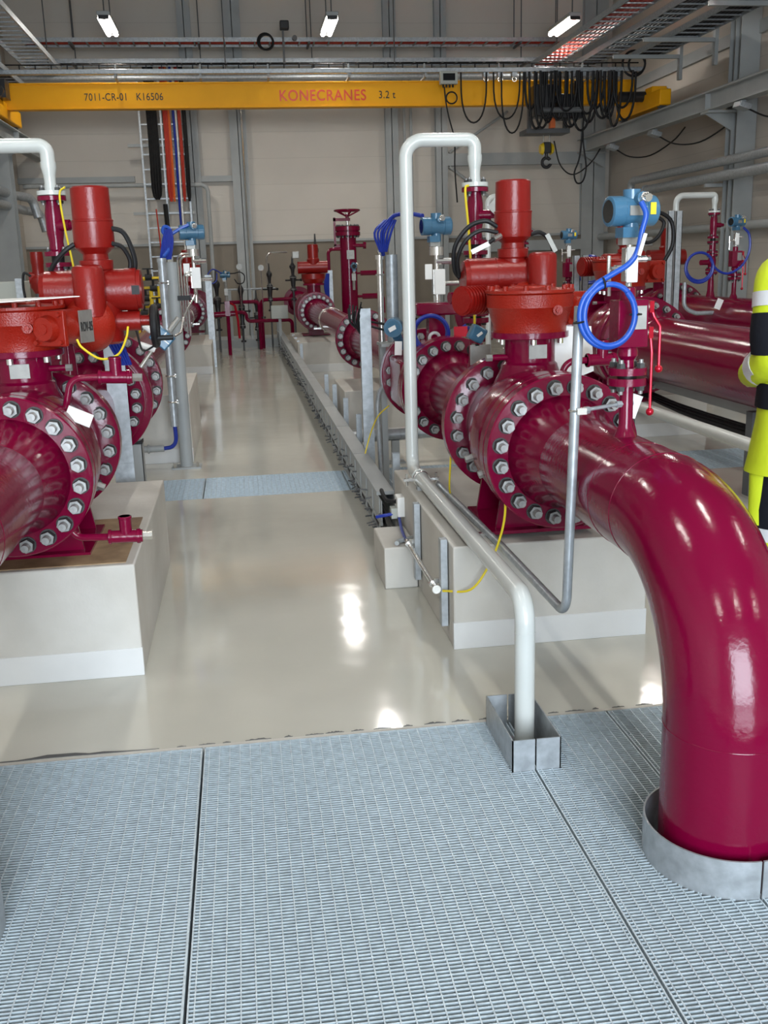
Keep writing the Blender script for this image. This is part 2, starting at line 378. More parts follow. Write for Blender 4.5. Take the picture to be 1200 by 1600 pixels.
def loop_cable(x0, x1, drop, y=GY-0.5, r=0.016, z=4.87):
    mb = MB(); n = 14; pts = []
    for i in range(n+1):
        f = i/n; pts.append((x0+(x1-x0)*(0.5-0.5*math.cos(PI*f)) + 0.0, y+0.03*math.sin(PI*f), z-drop*math.sin(PI*f)**0.6))
    return mb.tube(pts, r, n=7)
xs = [(4.24, 4.72, 0.86), (4.85, 5.35, 0.80), (5.0, 5.42, 1.05)]
for i, (a, b, d) in enumerate(xs):
    tag(loop_cable(a, b, d).build('festoon_cable', 'black', loc=((a+b)/2, GY-0.5, 4.87)), ['first wide black festoon cable loop hanging right of the grey control box', 'second black festoon cable loop in front of the yellow girder', 'deepest black festoon cable loop left of the hoist'][i], 'cable', 'festoon cable loops')
x = 5.45; k = 0
while x < 7.25:
    wd = random.uniform(0.18, 0.42); dp = random.uniform(0.55, 1.05)
    tag(loop_cable(x, x+wd, dp, GY-0.5-0.05*(k % 4), 0.023).build('festoon_cable', 'black', loc=(x, GY-0.5, 4.87)), 'black cable loop bunched below the festoon rail around the hoist', 'cable', 'bunched festoon cables')
    x += wd*0.30; k += 1
for i in range(12):
    x = 4.72+(i if i < 4 else 2.6+i*0.62)*0.27
    b = thing('festoon_trolley', (x, GY-0.42, 4.82), 'small steel festoon trolley under the rail carrying bunched cables', 'trolley', 'festoon trolleys')
    MB().bx(x-0.05, x+0.05, GY-0.48, GY-0.36, 4.80, 4.875).build('carriage', 'galv', b)
    MB().torus((x, GY-0.44, 4.76), (0, 1, 0), 0.04, 0.01, n=14, m=6).build('saddle', 'inox', b)
t = thing('hoist', (6.0, GY, 4.1), 'black electric chain hoist hanging under the right end of the crane girder', 'hoist')
MB().bx(5.62, 6.02, GY-0.55, GY-0.13, 4.10, 4.66).bx(6.08, 6.40, GY-0.50, GY-0.13, 4.06, 4.50).build('motor_block', 'blackpaint', t, bev=0.03)
MB().bx(6.42, 6.60, GY-0.42, GY-0.13, 4.08, 4.72).build('control_cabinet', 'blackpaint', t, bev=0.01)
MB().bx(5.55, 6.40, GY-0.25, GY+0.25, 3.84, 3.92).bx(5.6, 5.66, GY-0.2, GY-0.1, 3.92, 4.3).bx(6.3, 6.36, GY-0.2, GY-0.1, 3.92, 4.3).build('trolley_frame', 'darksteel', t)
MB().cyl((5.72, GY-0.58, 4.2), (6.5, GY-0.58, 4.2), 0.05, n=14).build('drum', 'darksteel', t)
MB().bx(5.98, 6.08, GY-0.35, GY-0.25, 3.92, 4.1).build('chain_guide', 'orangecable', t)
for xx in (5.96, 6.08): MB().cyl((xx, GY, 3.7), (xx, GY, 3.9), 0.012, n=6).build('chain', 'inox', t)
t2 = thing('hoist_hook', (6.02, GY, 3.30), 'black lifting hook block with yellow cheeks hanging below the hoist', 'hook')
for s in (-1, 1): MB().cyl((6.02+s*0.075, GY, 3.58), (6.02+s*0.13, GY, 3.58), 0.115, 0.085, n=20).build('cheek_plate', 'gasyellow', t2)
MB().bx(5.955, 6.085, GY-0.08, GY+0.08, 3.50, 3.70).cyl((6.02, GY, 3.40), (6.02, GY, 3.52), 0.03, n=12).build('block_body', 'blackpaint', t2, bev=0.01)
MB().torus((6.02, GY, 3.33), (0, 1, 0), 0.085, 0.032, n=24, m=10, a0=0.3, a1=2*PI-0.6).build('hook', 'blackpaint', t2)
t = thing('control_box', (3.98, GY-0.5, 4.6), 'small grey control box with black window hung on the crane girder', 'control box')
MB().bx(3.84, 4.16, GY-0.60, GY-0.48, 4.66, 4.88).build('housing', 'beige', t, bev=0.008)
MB().bx(3.89, 4.11, GY-0.606, GY-0.60, 4.72, 4.84).build('window', 'glass', t)
for i in range(4): MB().cyl((3.90+i*0.06, GY-0.54, 4.61), (3.90+i*0.06, GY-0.54, 4.66), 0.018, n=8).build('cable_gland', 'black', t)
tag(MB().tube([(3.92, GY-0.54, 4.62), (3.95, GY-0.54, 4.35), (4.0, GY-0.54, 4.1), (4.1, GY-0.54, 3.7), (4.1, GY-0.54, 3.2), (4.14, GY-0.54, 2.6)], 0.014, n=7, smooth=5).torus((4.05, GY-0.56, 4.43), (0, 1, 0), 0.10, 0.014).build('pendant_cable', 'black', loc=(4, GY-0.5, 3.5)), 'thin black pendant cable with a coil hanging from the grey control box', 'cable')
tag(MB().tube([(6.62, GY-0.4, 4.1), (6.55, GY-0.4, 3.4), (6.45, GY-0.4, 3.1), (6.5, GY-0.4, 2.92), (6.62, GY-0.4, 2.95), (6.68, GY-0.4, 3.2), (6.62, GY-0.4, 3.6), (6.60, GY-0.4, 3.9)], 0.016, n=7, smooth=6).build('pendant_cable', 'black', loc=(6.6, GY-0.4, 3.5)), 'long black cable loop hanging at the right of the lifting hook', 'cable')
tag(MB().tube([(6.95, GY+2.5, 4.0), (7.1, GY+2.5, 3.5), (7.4, GY+2.5, 3.3), (7.8, GY+2.5, 3.55), (8.1, GY+2.5, 4.0)], 0.015, n=7, smooth=6).build('wall_cable', 'black', loc=(7.4, GY+2.5, 3.5)), 'slack black cable sagging below the far end of the right runway beam', 'cable')
for i, (y, l) in enumerate(((19.0, 'nearer'), (21.2, 'farther'), (15.6, 'nearest'))):
    f = thing('beam_floodlight', (7.95, y, 3.75), 'small grey floodlight under the right runway beam, the %s one' % ['middle', 'farthest', 'nearest'][i], 'floodlight', 'beam floodlights')
    MB().box((7.90, y, 3.745), (0.20, 0.24, 0.09), Matrix.Rotation(0.3, 3, 'Y')).build('lamp_body', 'galv', f, bev=0.01)
    MB().bx(7.88, 7.94, y-0.03, y+0.03, 3.78, 3.83).build('bracket', 'steel', f)
    tag(MB().tube([(7.95, y, 3.72), (8.05, y-0.6, 3.5), (8.2, y-1.3, 3.45), (8.4, y-1.9, 3.65), (8.5, y-2.2, 3.86)], 0.014, n=6, smooth=5).build('floodlight_cable', 'black', loc=(8, y, 3.7)), 'thin black cable sagging from the %s floodlight to the right wall' % ['middle', 'farthest', 'nearest'][i], 'cable', 'floodlight cables')

# ------------------------------------------------------------------ hall lamps
LZ = 5.8
def lamp(x, y, lab):
    t = thing('ceiling_lamp', (x, y, LZ), lab, 'lamp', 'hall lamps')
    MB().bx(x-0.11, x+0.11, y-0.68, y+0.68, LZ, LZ+0.07).build('housing', 'steel', t, bev=0.01)
    for s in (-1, 1): MB().cyl((x+s*0.065, y-0.62, LZ-0.04), (x+s*0.065, y+0.62, LZ-0.04), 0.042, n=10).build('tube', 'tube', t)
    MB().bx(x-0.09, x+0.09, y-0.68, y-0.63, LZ-0.06, LZ).bx(x-0.09, x+0.09, y+0.63, y+0.68, LZ-0.06, LZ).build('end_cap', 'blackpaint', t)
    for s in (-1, 1): MB().cyl((x, y+s*0.5, LZ+0.07), (x, y+s*0.5, ZC), 0.012, n=6).build('hanger_rod', 'darksteel', t)
    a = area('lamp_light', (x, y, LZ-0.07), (0, 0, 0), 0.2, 1.2, LAMP_W, (1.0, 0.965, 0.91)); a.parent = t; a.location = (0, 0, -0.07)
wh = {-2.02: 'left', 1.92: 'middle', 6.36: 'right'}
for y in (19.8, 14.2, 8.6, 3.0, -2.6):
    for x in (-2.02, 1.92, 6.36):
        lab = ('lit twin tube lamp above the yellow crane, the %s one of three' % wh[x]) if y > 19 else 'lit twin tube hall lamp hanging from the ceiling nearer the camera than the crane'
        lamp(x, y, lab)

# ------------------------------------------------------------------ overhead cable ladders and pipes
def ladder_x(name, x0, x1, y, z, wdt, cable, lab, rung=0.3, h=0.08):
    t = thing(name, ((x0+x1)/2, y, z), lab, 'cable ladder')
    for yy in (y-wdt/2, y+wdt/2): MB().bx(x0, x1, yy-0.012, yy+0.012, z, z+h).build('side_rail', 'galv', t)
    k = int((x1-x0)/rung)
    repeat('rung', MB().bx(x0, x0+0.03, y-wdt/2, y+wdt/2, z+0.005, z+0.025), 'galv', t, [(i*rung, 0, 0) for i in range(1, k)])
    if cable:
        mb = MB()
        for i in range(5): mb.cyl((x0, y-wdt/2+0.06+i*0.075, z+0.045), (x1, y-wdt/2+0.06+i*0.075, z+0.045), 0.02, n=7)
        mb.build('cables', cable, t)
    for xx in (x0+0.9, (x0+x1)/2, x1-1.2, x0+3.4):
        MB().bx(xx-0.02, xx+0.02, y-wdt/2-0.05, y+wdt/2+0.05, z-0.04, z).cyl((xx, y+wdt/2+0.03, z), (xx, y+wdt/2+0.03, ZC), 0.012, n=6).build('hanger', 'darksteel', t)
ladder_x('cable_ladder', -3.9, 7.3, 22.1, 5.92, 0.5, 'redcable', 'transverse cable ladder with red cables, topmost run above the crane')
ladder_x('cable_ladder', -3.9, 7.5, 22.3, 5.58, 0.4, 'black', 'transverse cable ladder with black cables, just under the red one')
t = thing('overhead_pipe', (0, 21.6, 5.22), 'grey horizontal pipe behind the festoon rail', 'pipe')
MB().cyl((-4.54, 21.6, 5.22), (7.3, 21.6, 5.22), 0.06, n=14).build('pipe', 'galv', t)
repeat('hanger_rod', MB().cyl((-3.4, 21.6, 5.26), (-3.4, 21.6, ZC), 0.012, n=6), 'darksteel', t, [(3.4, 0, 0), (6.8, 0, 0), (10.2, 0, 0)])
def ladder_y(x, z, y0, y1, wdt, cable, lab, ncab=6, arm=True):
    t = thing('cable_ladder', (x, (y0+y1)/2, z), lab, 'cable ladder')
    for xx in (x-wdt/2, x+wdt/2): MB().bx(xx-0.012, xx+0.012, y0, y1, z, z+0.09).build('side_rail', 'galv', t)
    k = int((y1-y0)/0.3)
    repeat('rung', MB().bx(x-wdt/2, x+wdt/2, y0, y0+0.03, z+0.005, z+0.025), 'galv', t, [(0, i*0.3, 0) for i in range(1, k)])
    if cable:
        mb = MB()
        for i in range(ncab): mb.cyl((x-wdt/2+0.05+i*(wdt-0.1)/(ncab-1), y0, z+0.05), (x-wdt/2+0.05+i*(wdt-0.1)/(ncab-1), y1, z+0.05), 0.022, n=7)
        mb.build('cables', cable, t)
    return t
ladder_y(6.45, 5.35, 4, 21.8, 0.5, 'redcable', 'lengthwise cable ladder with red cables at upper right')
ladder_y(7.05, 5.20, 4, 21.2, 0.45, 'black', 'lengthwise cable ladder with black cables right of the red cable ladder')
tr = ladder_y(7.62, 5.05, 4, 18.9, 0.5, 'black', 'lengthwise black cable ladder on cantilever arms nearest the right wall', 7)
for y in (10, 12.4, 14.8, 17.2, 18.6):
    MB().bx(6.9, 8.2, y-0.03, y+0.03, 4.98, 5.045).bx(8.14, 8.2, y-0.05, y+0.05, 4.62, 5.2).build('cantilever_arm', 'steel', tr)
ladder_y(-3.45, 5.30, 6, 21.5, 0.6, None, 'empty galvanised cable ladder at the upper left corner')
ladder_y(-3.98, 4.95, 6, 21.0, 0.4, 'black', 'lower cable ladder at the upper left corner beside the wall')
# camera and coil on the transverse ladder
t = thing('security_camera', (1.24, 21.75, 6.05), 'small black camera on the transverse ladder above the red lettering', 'camera')
MB().bx(1.12, 1.30, 21.65, 21.85, 6.12, 6.28).build('camera_body', 'blackpaint', t, bev=0.02)
MB().bx(1.16, 1.20, 21.79, 21.838, 5.5, 6.12).cyl((1.40, 21.7, 5.95), (1.40, 21.62, 5.95), 0.05, n=12).build('bracket', 'darksteel', t)
tag(MB().torus((0.82, 21.83, 5.92), (0, 1, 0), 0.15, 0.02).torus((0.84, 21.80, 5.90), (0, 1, 0), 0.14, 0.02).build('cable_coil', 'black', loc=(0.82, 21.7, 5.9)), 'coiled black cable hung on the transverse ladder left of the small camera', 'cable')
tag(MB().torus((7.55, GY-0.45, 5.02), (0, 1, 0), 0.22, 0.022).torus((7.60, GY-0.47, 5.0), (0, 1, 0), 0.16, 0.02).build('cable_coil', 'black', loc=(7.55, GY-0.45, 5.0)), 'black cable coil at the right end of the festoon rail', 'cable')

# right wall pipes with elbow end
tag(MB().tube([(8.1, 5, 3.02), (8.1, 20.2, 3.02), (8.1, 20.62, 3.02), (8.1, 20.62, 2.55)], 0.075, n=14, rb=0.14).build('wall_pipe', 'galv', loc=(8.1, 14, 3)), 'upper insulated silver pipe on the right wall, ending in a down bend', 'pipe', 'right wall pipes')
tag(MB().cyl((8.1, 5, 2.79), (8.1, 19.8, 2.79), 0.085, n=14).cyl((8.1, 19.8, 2.79), (8.1, 19.86, 2.79), 0.10, n=14).build('wall_pipe', 'galv', loc=(8.1, 14, 2.8)), 'lower insulated silver pipe on the right wall with cut end', 'pipe', 'right wall pipes')
for y in (9, 13, 17):
    tag(MB().bx(8.0, 8.648, y-0.03, y+0.03, 2.64, 2.70).bx(8.58, 8.64, y-0.03, y+0.03, 2.3, 3.1).build('pipe_bracket', 'steel', loc=(8.3, y, 2.7)), 'grey bracket under the two right wall pipes', 'bracket', 'pipe brackets')
tag(MB().cyl((8.4, 5, 1.98), (8.4, 23.2, 1.98), 0.07, n=12).build('wall_rail', 'steel', loc=(8.4, 12, 1.98)), 'grey horizontal tube low along the right wall', 'tube')
# left wall pipes
for i, (z, ye) in enumerate(((3.02, 21.6), (2.78, 22.3))):
    tag(MB().tube([(-4.2, 8, z), (-4.2, ye-0.5, z), (-3.98, ye, z-0.02), (-3.9, ye, z-0.4)], 0.085, n=14, rb=0.18).build('wall_pipe', 'galv', loc=(-4.2, 14, z)), ['upper', 'lower'][i]+' insulated silver pipe on the left wall beside the steel column', 'pipe', 'left wall pipes')
# grey tube across the far wall at the left
tag(MB().tube([(-4.4, YF-0.35, 3.33), (-0.55, YF-0.35, 3.30), (-0.55, YF-0.35, 0.02)], 0.045, n=10, rb=0.15).build('wall_conduit', 'steel', loc=(-2, YF-0.35, 3.3)), 'grey tube crossing the far wall left of the vertical cables and turning down', 'pipe')
for i, (x, lab) in enumerate(((0.27, 'shiny vertical conduit on the far wall beside the middle column'), (3.83, 'left of two thin vertical conduits behind the white vent pipe'), (3.98, 'right of two thin vertical conduits behind the white vent pipe'))):
    tag(MB().cyl((x, YF-0.22, 0.02), (x, YF-0.22, 5.6), 0.022 if i == 0 else 0.03, n=8).build('vertical_conduit', 'inox' if i == 0 else 'steel', loc=(x, YF-0.22, 0)), lab, 'conduit')
# vertical cable ladder with coloured cable bundles
t = thing('vertical_cable_ladder', (-1.4, 22.85, 0), 'tall vertical cable ladder on the far wall left of the grey columns', 'cable ladder')
for x in (-1.86, -1.42, -0.93): MB().bx(x-0.02, x+0.02, 22.82, 22.90, 0.0, 5.6).build('side_rail', 'galv', t)
repeat('rung', MB().bx(-1.86, -0.93, 22.84, 22.86, 0.3, 0.33), 'galv', t, [(0, 0, i*0.3) for i in range(1, 18)])
for z in (2.72, 4.1): MB().bx(-2.15, -0.85, 22.86, 22.92, z-0.03, z+0.03).build('wall_arm', 'steel', t)
def bundle(x0, x1, z0, col, lab, n, r=0.017):
    mb = MB()
    for i in range(n):
        x = x0+(x1-x0)*(i+0.5)/n
        mb.tube([(x, 22.80-0.02*(i % 2), 5.65), (x+0.01, 22.80, 4.2), (x, 22.80-0.02*(i % 2), 3.2), ((x0+x1)/2+(x-(x0+x1)/2)*0.3, 22.80, z0)], r, n=6, smooth=3)
    tag(mb.build('cable_bundle', col, loc=((x0+x1)/2, 22.8, 3)), lab, 'cables')
bundle(-1.72, -1.50, 3.0, 'black', 'wide black cable bundle on the left of the vertical ladder', 8)
bundle(-1.38, -1.27, 2.95, 'redcable', 'red cable bundle just right of the left black cables', 5, 0.016)
bundle(-1.28, -1.23, 2.95, 'orangecable', 'slim orange cable pair beside the red bundle', 2, 0.016)
bundle(-1.18, -1.14, 2.2, 'darkblue', 'blue cable pair in the middle of the vertical ladder', 2, 0.018)
bundle(-1.12, -1.10, 1.2, 'plastic', 'single white cable beside the blue cables', 1, 0.018)
bundle(-1.07, -1.01, 2.95, 'redcable', 'narrow red cable bundle right of the white cable', 3, 0.016)
bundle(-0.98, -0.90, 2.95, 'black', 'black cable bundle at the right edge of the vertical ladder', 4)
tag(MB().tube([(-1.46, 22.78, 2.9), (-1.44, 22.78, 2.0), (-1.40, 22.78, 0.3)], 0.05, n=8, smooth=3).build('cable_bundle', 'black', loc=(-1.44, 22.8, 1.5)), 'thick black cable bundle running down below the vertical ladder', 'cables')
tag(MB().tube([(-1.66, 22.79, 2.8), (-1.62, 22.79, 1.8), (-1.58, 22.79, 0.4)], 0.016, n=6, smooth=3).build('cable', 'redcable', loc=(-1.62, 22.8, 1.5)), 'single thin red cable running down left of the thick black bundle', 'cable')

# ------------------------------------------------------------------ gratings
def grating(x0, x1, y0, y1, lab, holes_c=(), holes_b=(), pitch=0.0125, cross=0.0333, ang_y=0):
    t = thing('grating_panel', ((x0+x1)/2, (y0+y1)/2, 0), lab, 'grating', 'floor gratings')
    a, b = x0+0.0035, x1-0.0035
    mb = MB()
    def spans(y):
        out = [(a, b)]
        cuts = []
        for cx, cy, r in holes_c:
            if abs(y-cy) < r: h = math.sqrt(r*r-(y-cy)**2); cuts.append((cx-h, cx+h))
        for bx0, bx1, by0, by1 in holes_b:
            if by0 < y < by1: cuts.append((bx0, bx1))
        for c0, c1 in cuts:
            n = []
            for s, e in out:
                if c1 <= s or c0 >= e: n.append((s, e)); continue
                if c0 > s: n.append((s, c0))
                if c1 < e: n.append((c1, e))
            out = n
        return out
    y = y0+0.01
    while y < y1-0.005:
        for s, e in spans(y):
            if e-s > 0.005: mb.bx(s, e, y-0.0013, y+0.0013, -0.028, 0)
        y += pitch
    mb.build('bearing_bars', 'grate', t, ang=30)
    mb = MB(); x = a+0.016
    while x < b-0.004:
        cuts = []
        for cx, cy, r in holes_c:
            if abs(x-cx) < r: h = math.sqrt(r*r-(x-cx)**2); cuts.append((cy-h, cy+h))
        for bx0, bx1, by0, by1 in holes_b:
            if bx0 < x < bx1: cuts.append((by0, by1))
        out = [(y0+0.004, y1-0.004)]
        for c0, c1 in cuts:
            n = []
            for s, e in out:
                if c1 <= s or c0 >= e: n.append((s, e)); continue
                if c0 > s: n.append((s, c0))
                if c1 < e: n.append((c1, e))
            out = n
        for s, e in out: mb.bx(x-0.0016, x+0.0016, s, e, -0.0045, 0.0002)
        x += cross
    mb.build('cross_bars', 'grate', t, ang=30)
    mb = MB().bx(a, a+0.004, y0+0.002, y1-0.002, -0.03, 0.0008).bx(b-0.004, b, y0+0.002, y1-0.002, -0.03, 0.0008)
    mb.bx(a, b, y1-0.006, y1-0.002, -0.03, 0.0008)
    mb.build('frame', 'grate', t)
    return t
RX, LX, TX, QX = 1.18, -0.87, 3.23, 5.28
AZ = 0.83
rr = 0.207; boxh = (0.747, 0.903, 2.74, 3.08)
G0, G1 = 1.15, 3.098
g_l2 = grating(-1.9, -0.872, G0, G1, 'grey floor grating panel at the far left edge beside the left collar', [(LX, 2.22, rr)])
g_l = grating(-0.872, -0.212, G0, G1, 'grey floor grating panel at left front, left of the first dark joint', [(LX, 2.22, rr)])
g_c = grating(-0.212, 0.822, G0, G1, 'wide middle grey floor grating panel between the two dark joints', [], [boxh])
g_r = grating(0.822, 1.182, G0, G1, 'narrow floor grating panel between the square collar and the thick pipe', [(RX, 2.22, rr)], [boxh])
g_r2 = grating(1.182, 2.21, G0, G1, 'grey floor grating panel under the right half of the thick pipe collar', [(RX, 2.22, rr)])
grating(2.21, 3.24, G0, G1, 'grey floor grating panel beyond the worker feet at right')
grating(3.24, 4.27, G0, G1, 'grey floor grating panel furthest right in the pit')
grating(-2.93, -1.9, G0, G1, 'grey floor grating panel furthest left in the pit')
def half_ring(parent, cx, cy, side, h=0.103, r=rr):
    mb = MB(); n = 36; ro, ri = r, r-0.005
    rings = []
    for i in range(n+1):
        a = (PI*i/n)*0.992+0.012; sx = -side
        ca, sa = math.cos(a), math.sin(a)
        P = lambda q, z: V((cx+side*q*sa, cy+q*ca, z))
        rings.append([P(ri, -0.03), P(ro, -0.03), P(ro, h), P(ri, h)])
    mb.rings(rings).build('pipe_collar', 'galv', parent)
half_ring(g_r, RX, 2.22, -1); half_ring(g_r2, RX, 2.22, 1)
half_ring(g_l, LX, 2.22, 1); half_ring(g_l2, LX, 2.22, -1)
b0, b1, b2, b3 = boxh; ht = 0.105; tk = 0.004
MB().bx(b0, b0+tk, b2, b3, -0.03, ht).bx(b0, 0.8195, b2, b2+tk, -0.03, ht).bx(b0, 0.8195, b3-tk, b3, -0.03, ht).build('pipe_collar', 'galv', g_c)
MB().bx(b1-tk, b1, b2, b3, -0.03, ht).bx(0.8245, b1, b2, b2+tk, -0.03, ht).bx(0.8245, b1, b3-tk, b3, -0.03, ht).build('pipe_collar', 'galv', g_r)
x = -2.4; k = 0
labs = ['channel grating in the middle aisle %s' % s for s in ('', '')]
for x0, lab in ((-2.40, 'far left channel grating panel behind the left valve'), (-1.37, 'channel grating panel left of the aisle joint'), (-0.34, 'channel grating panel across the middle of the aisle'), (0.69, 'channel grating panel behind the small junction box'), (1.72, 'channel grating panel right of the middle pipe line'), (2.75, 'channel grating panel below the third pipe line'), (3.78, 'channel grating panel right of the third pipe line')):
    grating(x0, x0+1.03, 6.85, 7.54, lab, pitch=0.02, cross=0.0333)

# ------------------------------------------------------------------ plinths
def plinth(x0, x1, y0, y1, h, lab, skirt=True):
    t = thing('concrete_plinth', ((x0+x1)/2, (y0+y1)/2, 0), lab, 'plinth', 'concrete plinths')
    MB().bx(x0, x1, y0, y1, 0, h).build('block', 'concrete', t, bev=0.007)
    if skirt: MB().bx(x0-0.002, x1+0.002, y0-0.004, y0+0.02, 0.0, 0.115).build('painted_foot', 'skirt', t, bev=0.002)
    return t
plinth(-1.27, -0.465, 3.77, 5.35, 0.455, 'pale concrete plinth under the left front valve')
plinth(0.782, 1.60, 3.77, 5.35, 0.437, 'pale concrete plinth under the right front valve')
plinth(-1.27, -0.46, 8.25, 9.95, 0.56, 'concrete plinth behind the grey pole on the left line')
plinth(0.86, 1.55, 8.75, 9.70, 0.46, 'concrete plinth under the middle of the right line')
plinth(-1.3, -0.47, 15.3, 17.6, 0.44, 'far concrete plinth of the left line')
plinth(0.80, 1.60, 14.9, 17.2, 0.44, 'far concrete plinth of the right line')
plinth(2.65, 4.00, 8.25, 9.6, 0.36, 'concrete plinth under the third pipe line')
plinth(4.95, 5.65, 11.9, 12.8, 0.45, 'concrete plinth under the fourth line valve')
plinth(0.615, 0.778, 4.60, 5.0, 0.21, 'small concrete block beside the right front plinth', False)
tag(MB().bx(-1.10, -0.50, 3.80, 4.52, 0.455, 0.459).build('shim_plate', 'rust', loc=(-0.8, 4.1, 0.455)), 'rust stained sheet lying under the left valve foot', 'sheet')

# ------------------------------------------------------------------ flanged pipe parts
def bolt_mesh(s=1.0, long=0.062):
    mb = MB()
    mb.cyl((0, 0, 0), (0, -0.005*s, 0), 0.037*s, n=20)
    mb.cyl((0, -0.005*s, 0), (0, -0.036*s, 0), 0.0335*s, 0.031*s, n=6)
    mb.cyl((0, -0.036*s, 0), (0, -long*s, 0), 0.0185*s, 0.0165*s, n=14)
    me = mb.mesh('stud_bolt'); me.materials.append(M_['nut']); me.materials.append(M_['bolt'])
    for p in me.polygons:
        if -p.center.y > 0.0355*s: p.material_index = 1
    return me
BM = bolt_mesh(0.84, 0.075); BMs = bolt_mesh(0.8)
def bolts(parent, x, yface, z, r, n=20, dirn=-1, me=None, ph=9, arc=None):
    base = wloc(parent)
    for i in range(n):
        a = math.radians(ph+360*i/n)
        o = D.objects.new('stud_bolt', me or BM); COL.objects.link(o); o.parent = parent
        o.location = V((x+r*math.cos(a), yface, z+r*math.sin(a)))-base
        o.rotation_euler = (0, random.uniform(0, 1.0), 0 if dirn < 0 else PI)
def vbolts(parent, x, y, z, r, n, s=0.35, dirn=1):
    base = wloc(parent); me = vb(s)
    for i in range(n):
        a = 2*PI*(i+0.5)/n
        o = D.objects.new('flange_bolt', me); COL.objects.link(o); o.parent = parent
        o.location = V((x+r*math.cos(a), y+r*math.sin(a), z))-base; o.rotation_euler = (-PI/2 if dirn > 0 else PI/2, 0, 0)
_vb = {}
def vb(s):
    if s not in _vb: _vb[s] = bolt_mesh(s)
    return _vb[s]

def elbow_line(X, yf, lab):
    """vertical pipe out of the floor, long radius bend, horizontal run and weld neck flange with near face at yf"""
    t = thing('pipe_elbow', (X, 2.22, -0.5), lab, 'pipe', 'front pipe bends')
    r = 0.167; R = 0.457
    P = [V((X, 2.22, -0.6)), V((X, 2.22, AZ-R))]
    for i in range(1, 17):
        a = PI/2*i/16; P.append(V((X, 2.22+R-R*math.cos(a), AZ-R+R*math.sin(a))))
    P += [V((X, yf-0.23, AZ))]
    MB().tube(P, r, n=48).build('pipe', 'maroon', t, ang=60)
    MB().torus((X, 2.22, AZ-R-0.002), (0, 0, 1), r-0.001, 0.0026, n=48, m=8).build('weld_bead', 'maroon', t)
    MB().torus((X, 2.22+R, AZ), (0, 1, 0), r-0.001, 0.0026, n=48, m=8).build('weld_bead', 'maroon', t)
    MB().torus((X, 2.22+R+0.18, AZ), (0, 1, 0), r-0.0015, 0.0028, n=48, m=8).build('weld_bead', 'maroon', t)
    MB().lathe([(r, yf-0.24), (r+0.006, yf-0.20), (0.185, yf-0.12), (0.205, yf-0.05), (0.214, yf-0.01), (0.217, yf), (0.292, yf), (0.297, yf+0.005), (0.297, yf+0.06), (0.292, yf+0.065)], (X, 0, AZ), (0, 1, 0), n=56).build('flange', 'maroon', t, ang=30)
    return t
def spool(X, y0, y1, lab, r=0.167, f0=True, f1=True, fr=0.297, z=AZ, name='pipe_spool'):
    t = thing(name, (X, (y0+y1)/2, z), lab, 'pipe', 'pipe spools')
    MB().lathe([(r, y0), (r, y1)], (X, 0, z), (0, 1, 0), n=44).build('pipe', 'maroon', t, ang=40)
    hub = r+0.05
    if f0: MB().lathe([(fr-0.004, y0), (fr, y0+0.005), (fr, y0+0.062), (fr-0.004, y0+0.067), (hub, y0+0.067), (r+0.03, y0+0.12), (r, y0+0.2)], (X, 0, z), (0, 1, 0), n=52).build('flange', 'maroon', t, ang=30)
    if f1: MB().lathe([(r, y1-0.2), (r+0.03, y1-0.12), (hub, y1-0.067), (fr-0.004, y1-0.067), (fr, y1-0.062), (fr, y1-0.005), (fr-0.004, y1)], (X, 0, z), (0, 1, 0), n=52).build('flange', 'maroon', t, ang=30)
    return t
pR = elbow_line(RX, 3.605, 'thick maroon pipe bending from the floor collar at right front')
pL = elbow_line(LX, 3.695, 'thick maroon pipe bending from the floor collar at left front')
bolts(pR, RX, 3.605, AZ, 0.250); bolts(pL, LX, 3.695, AZ, 0.254)

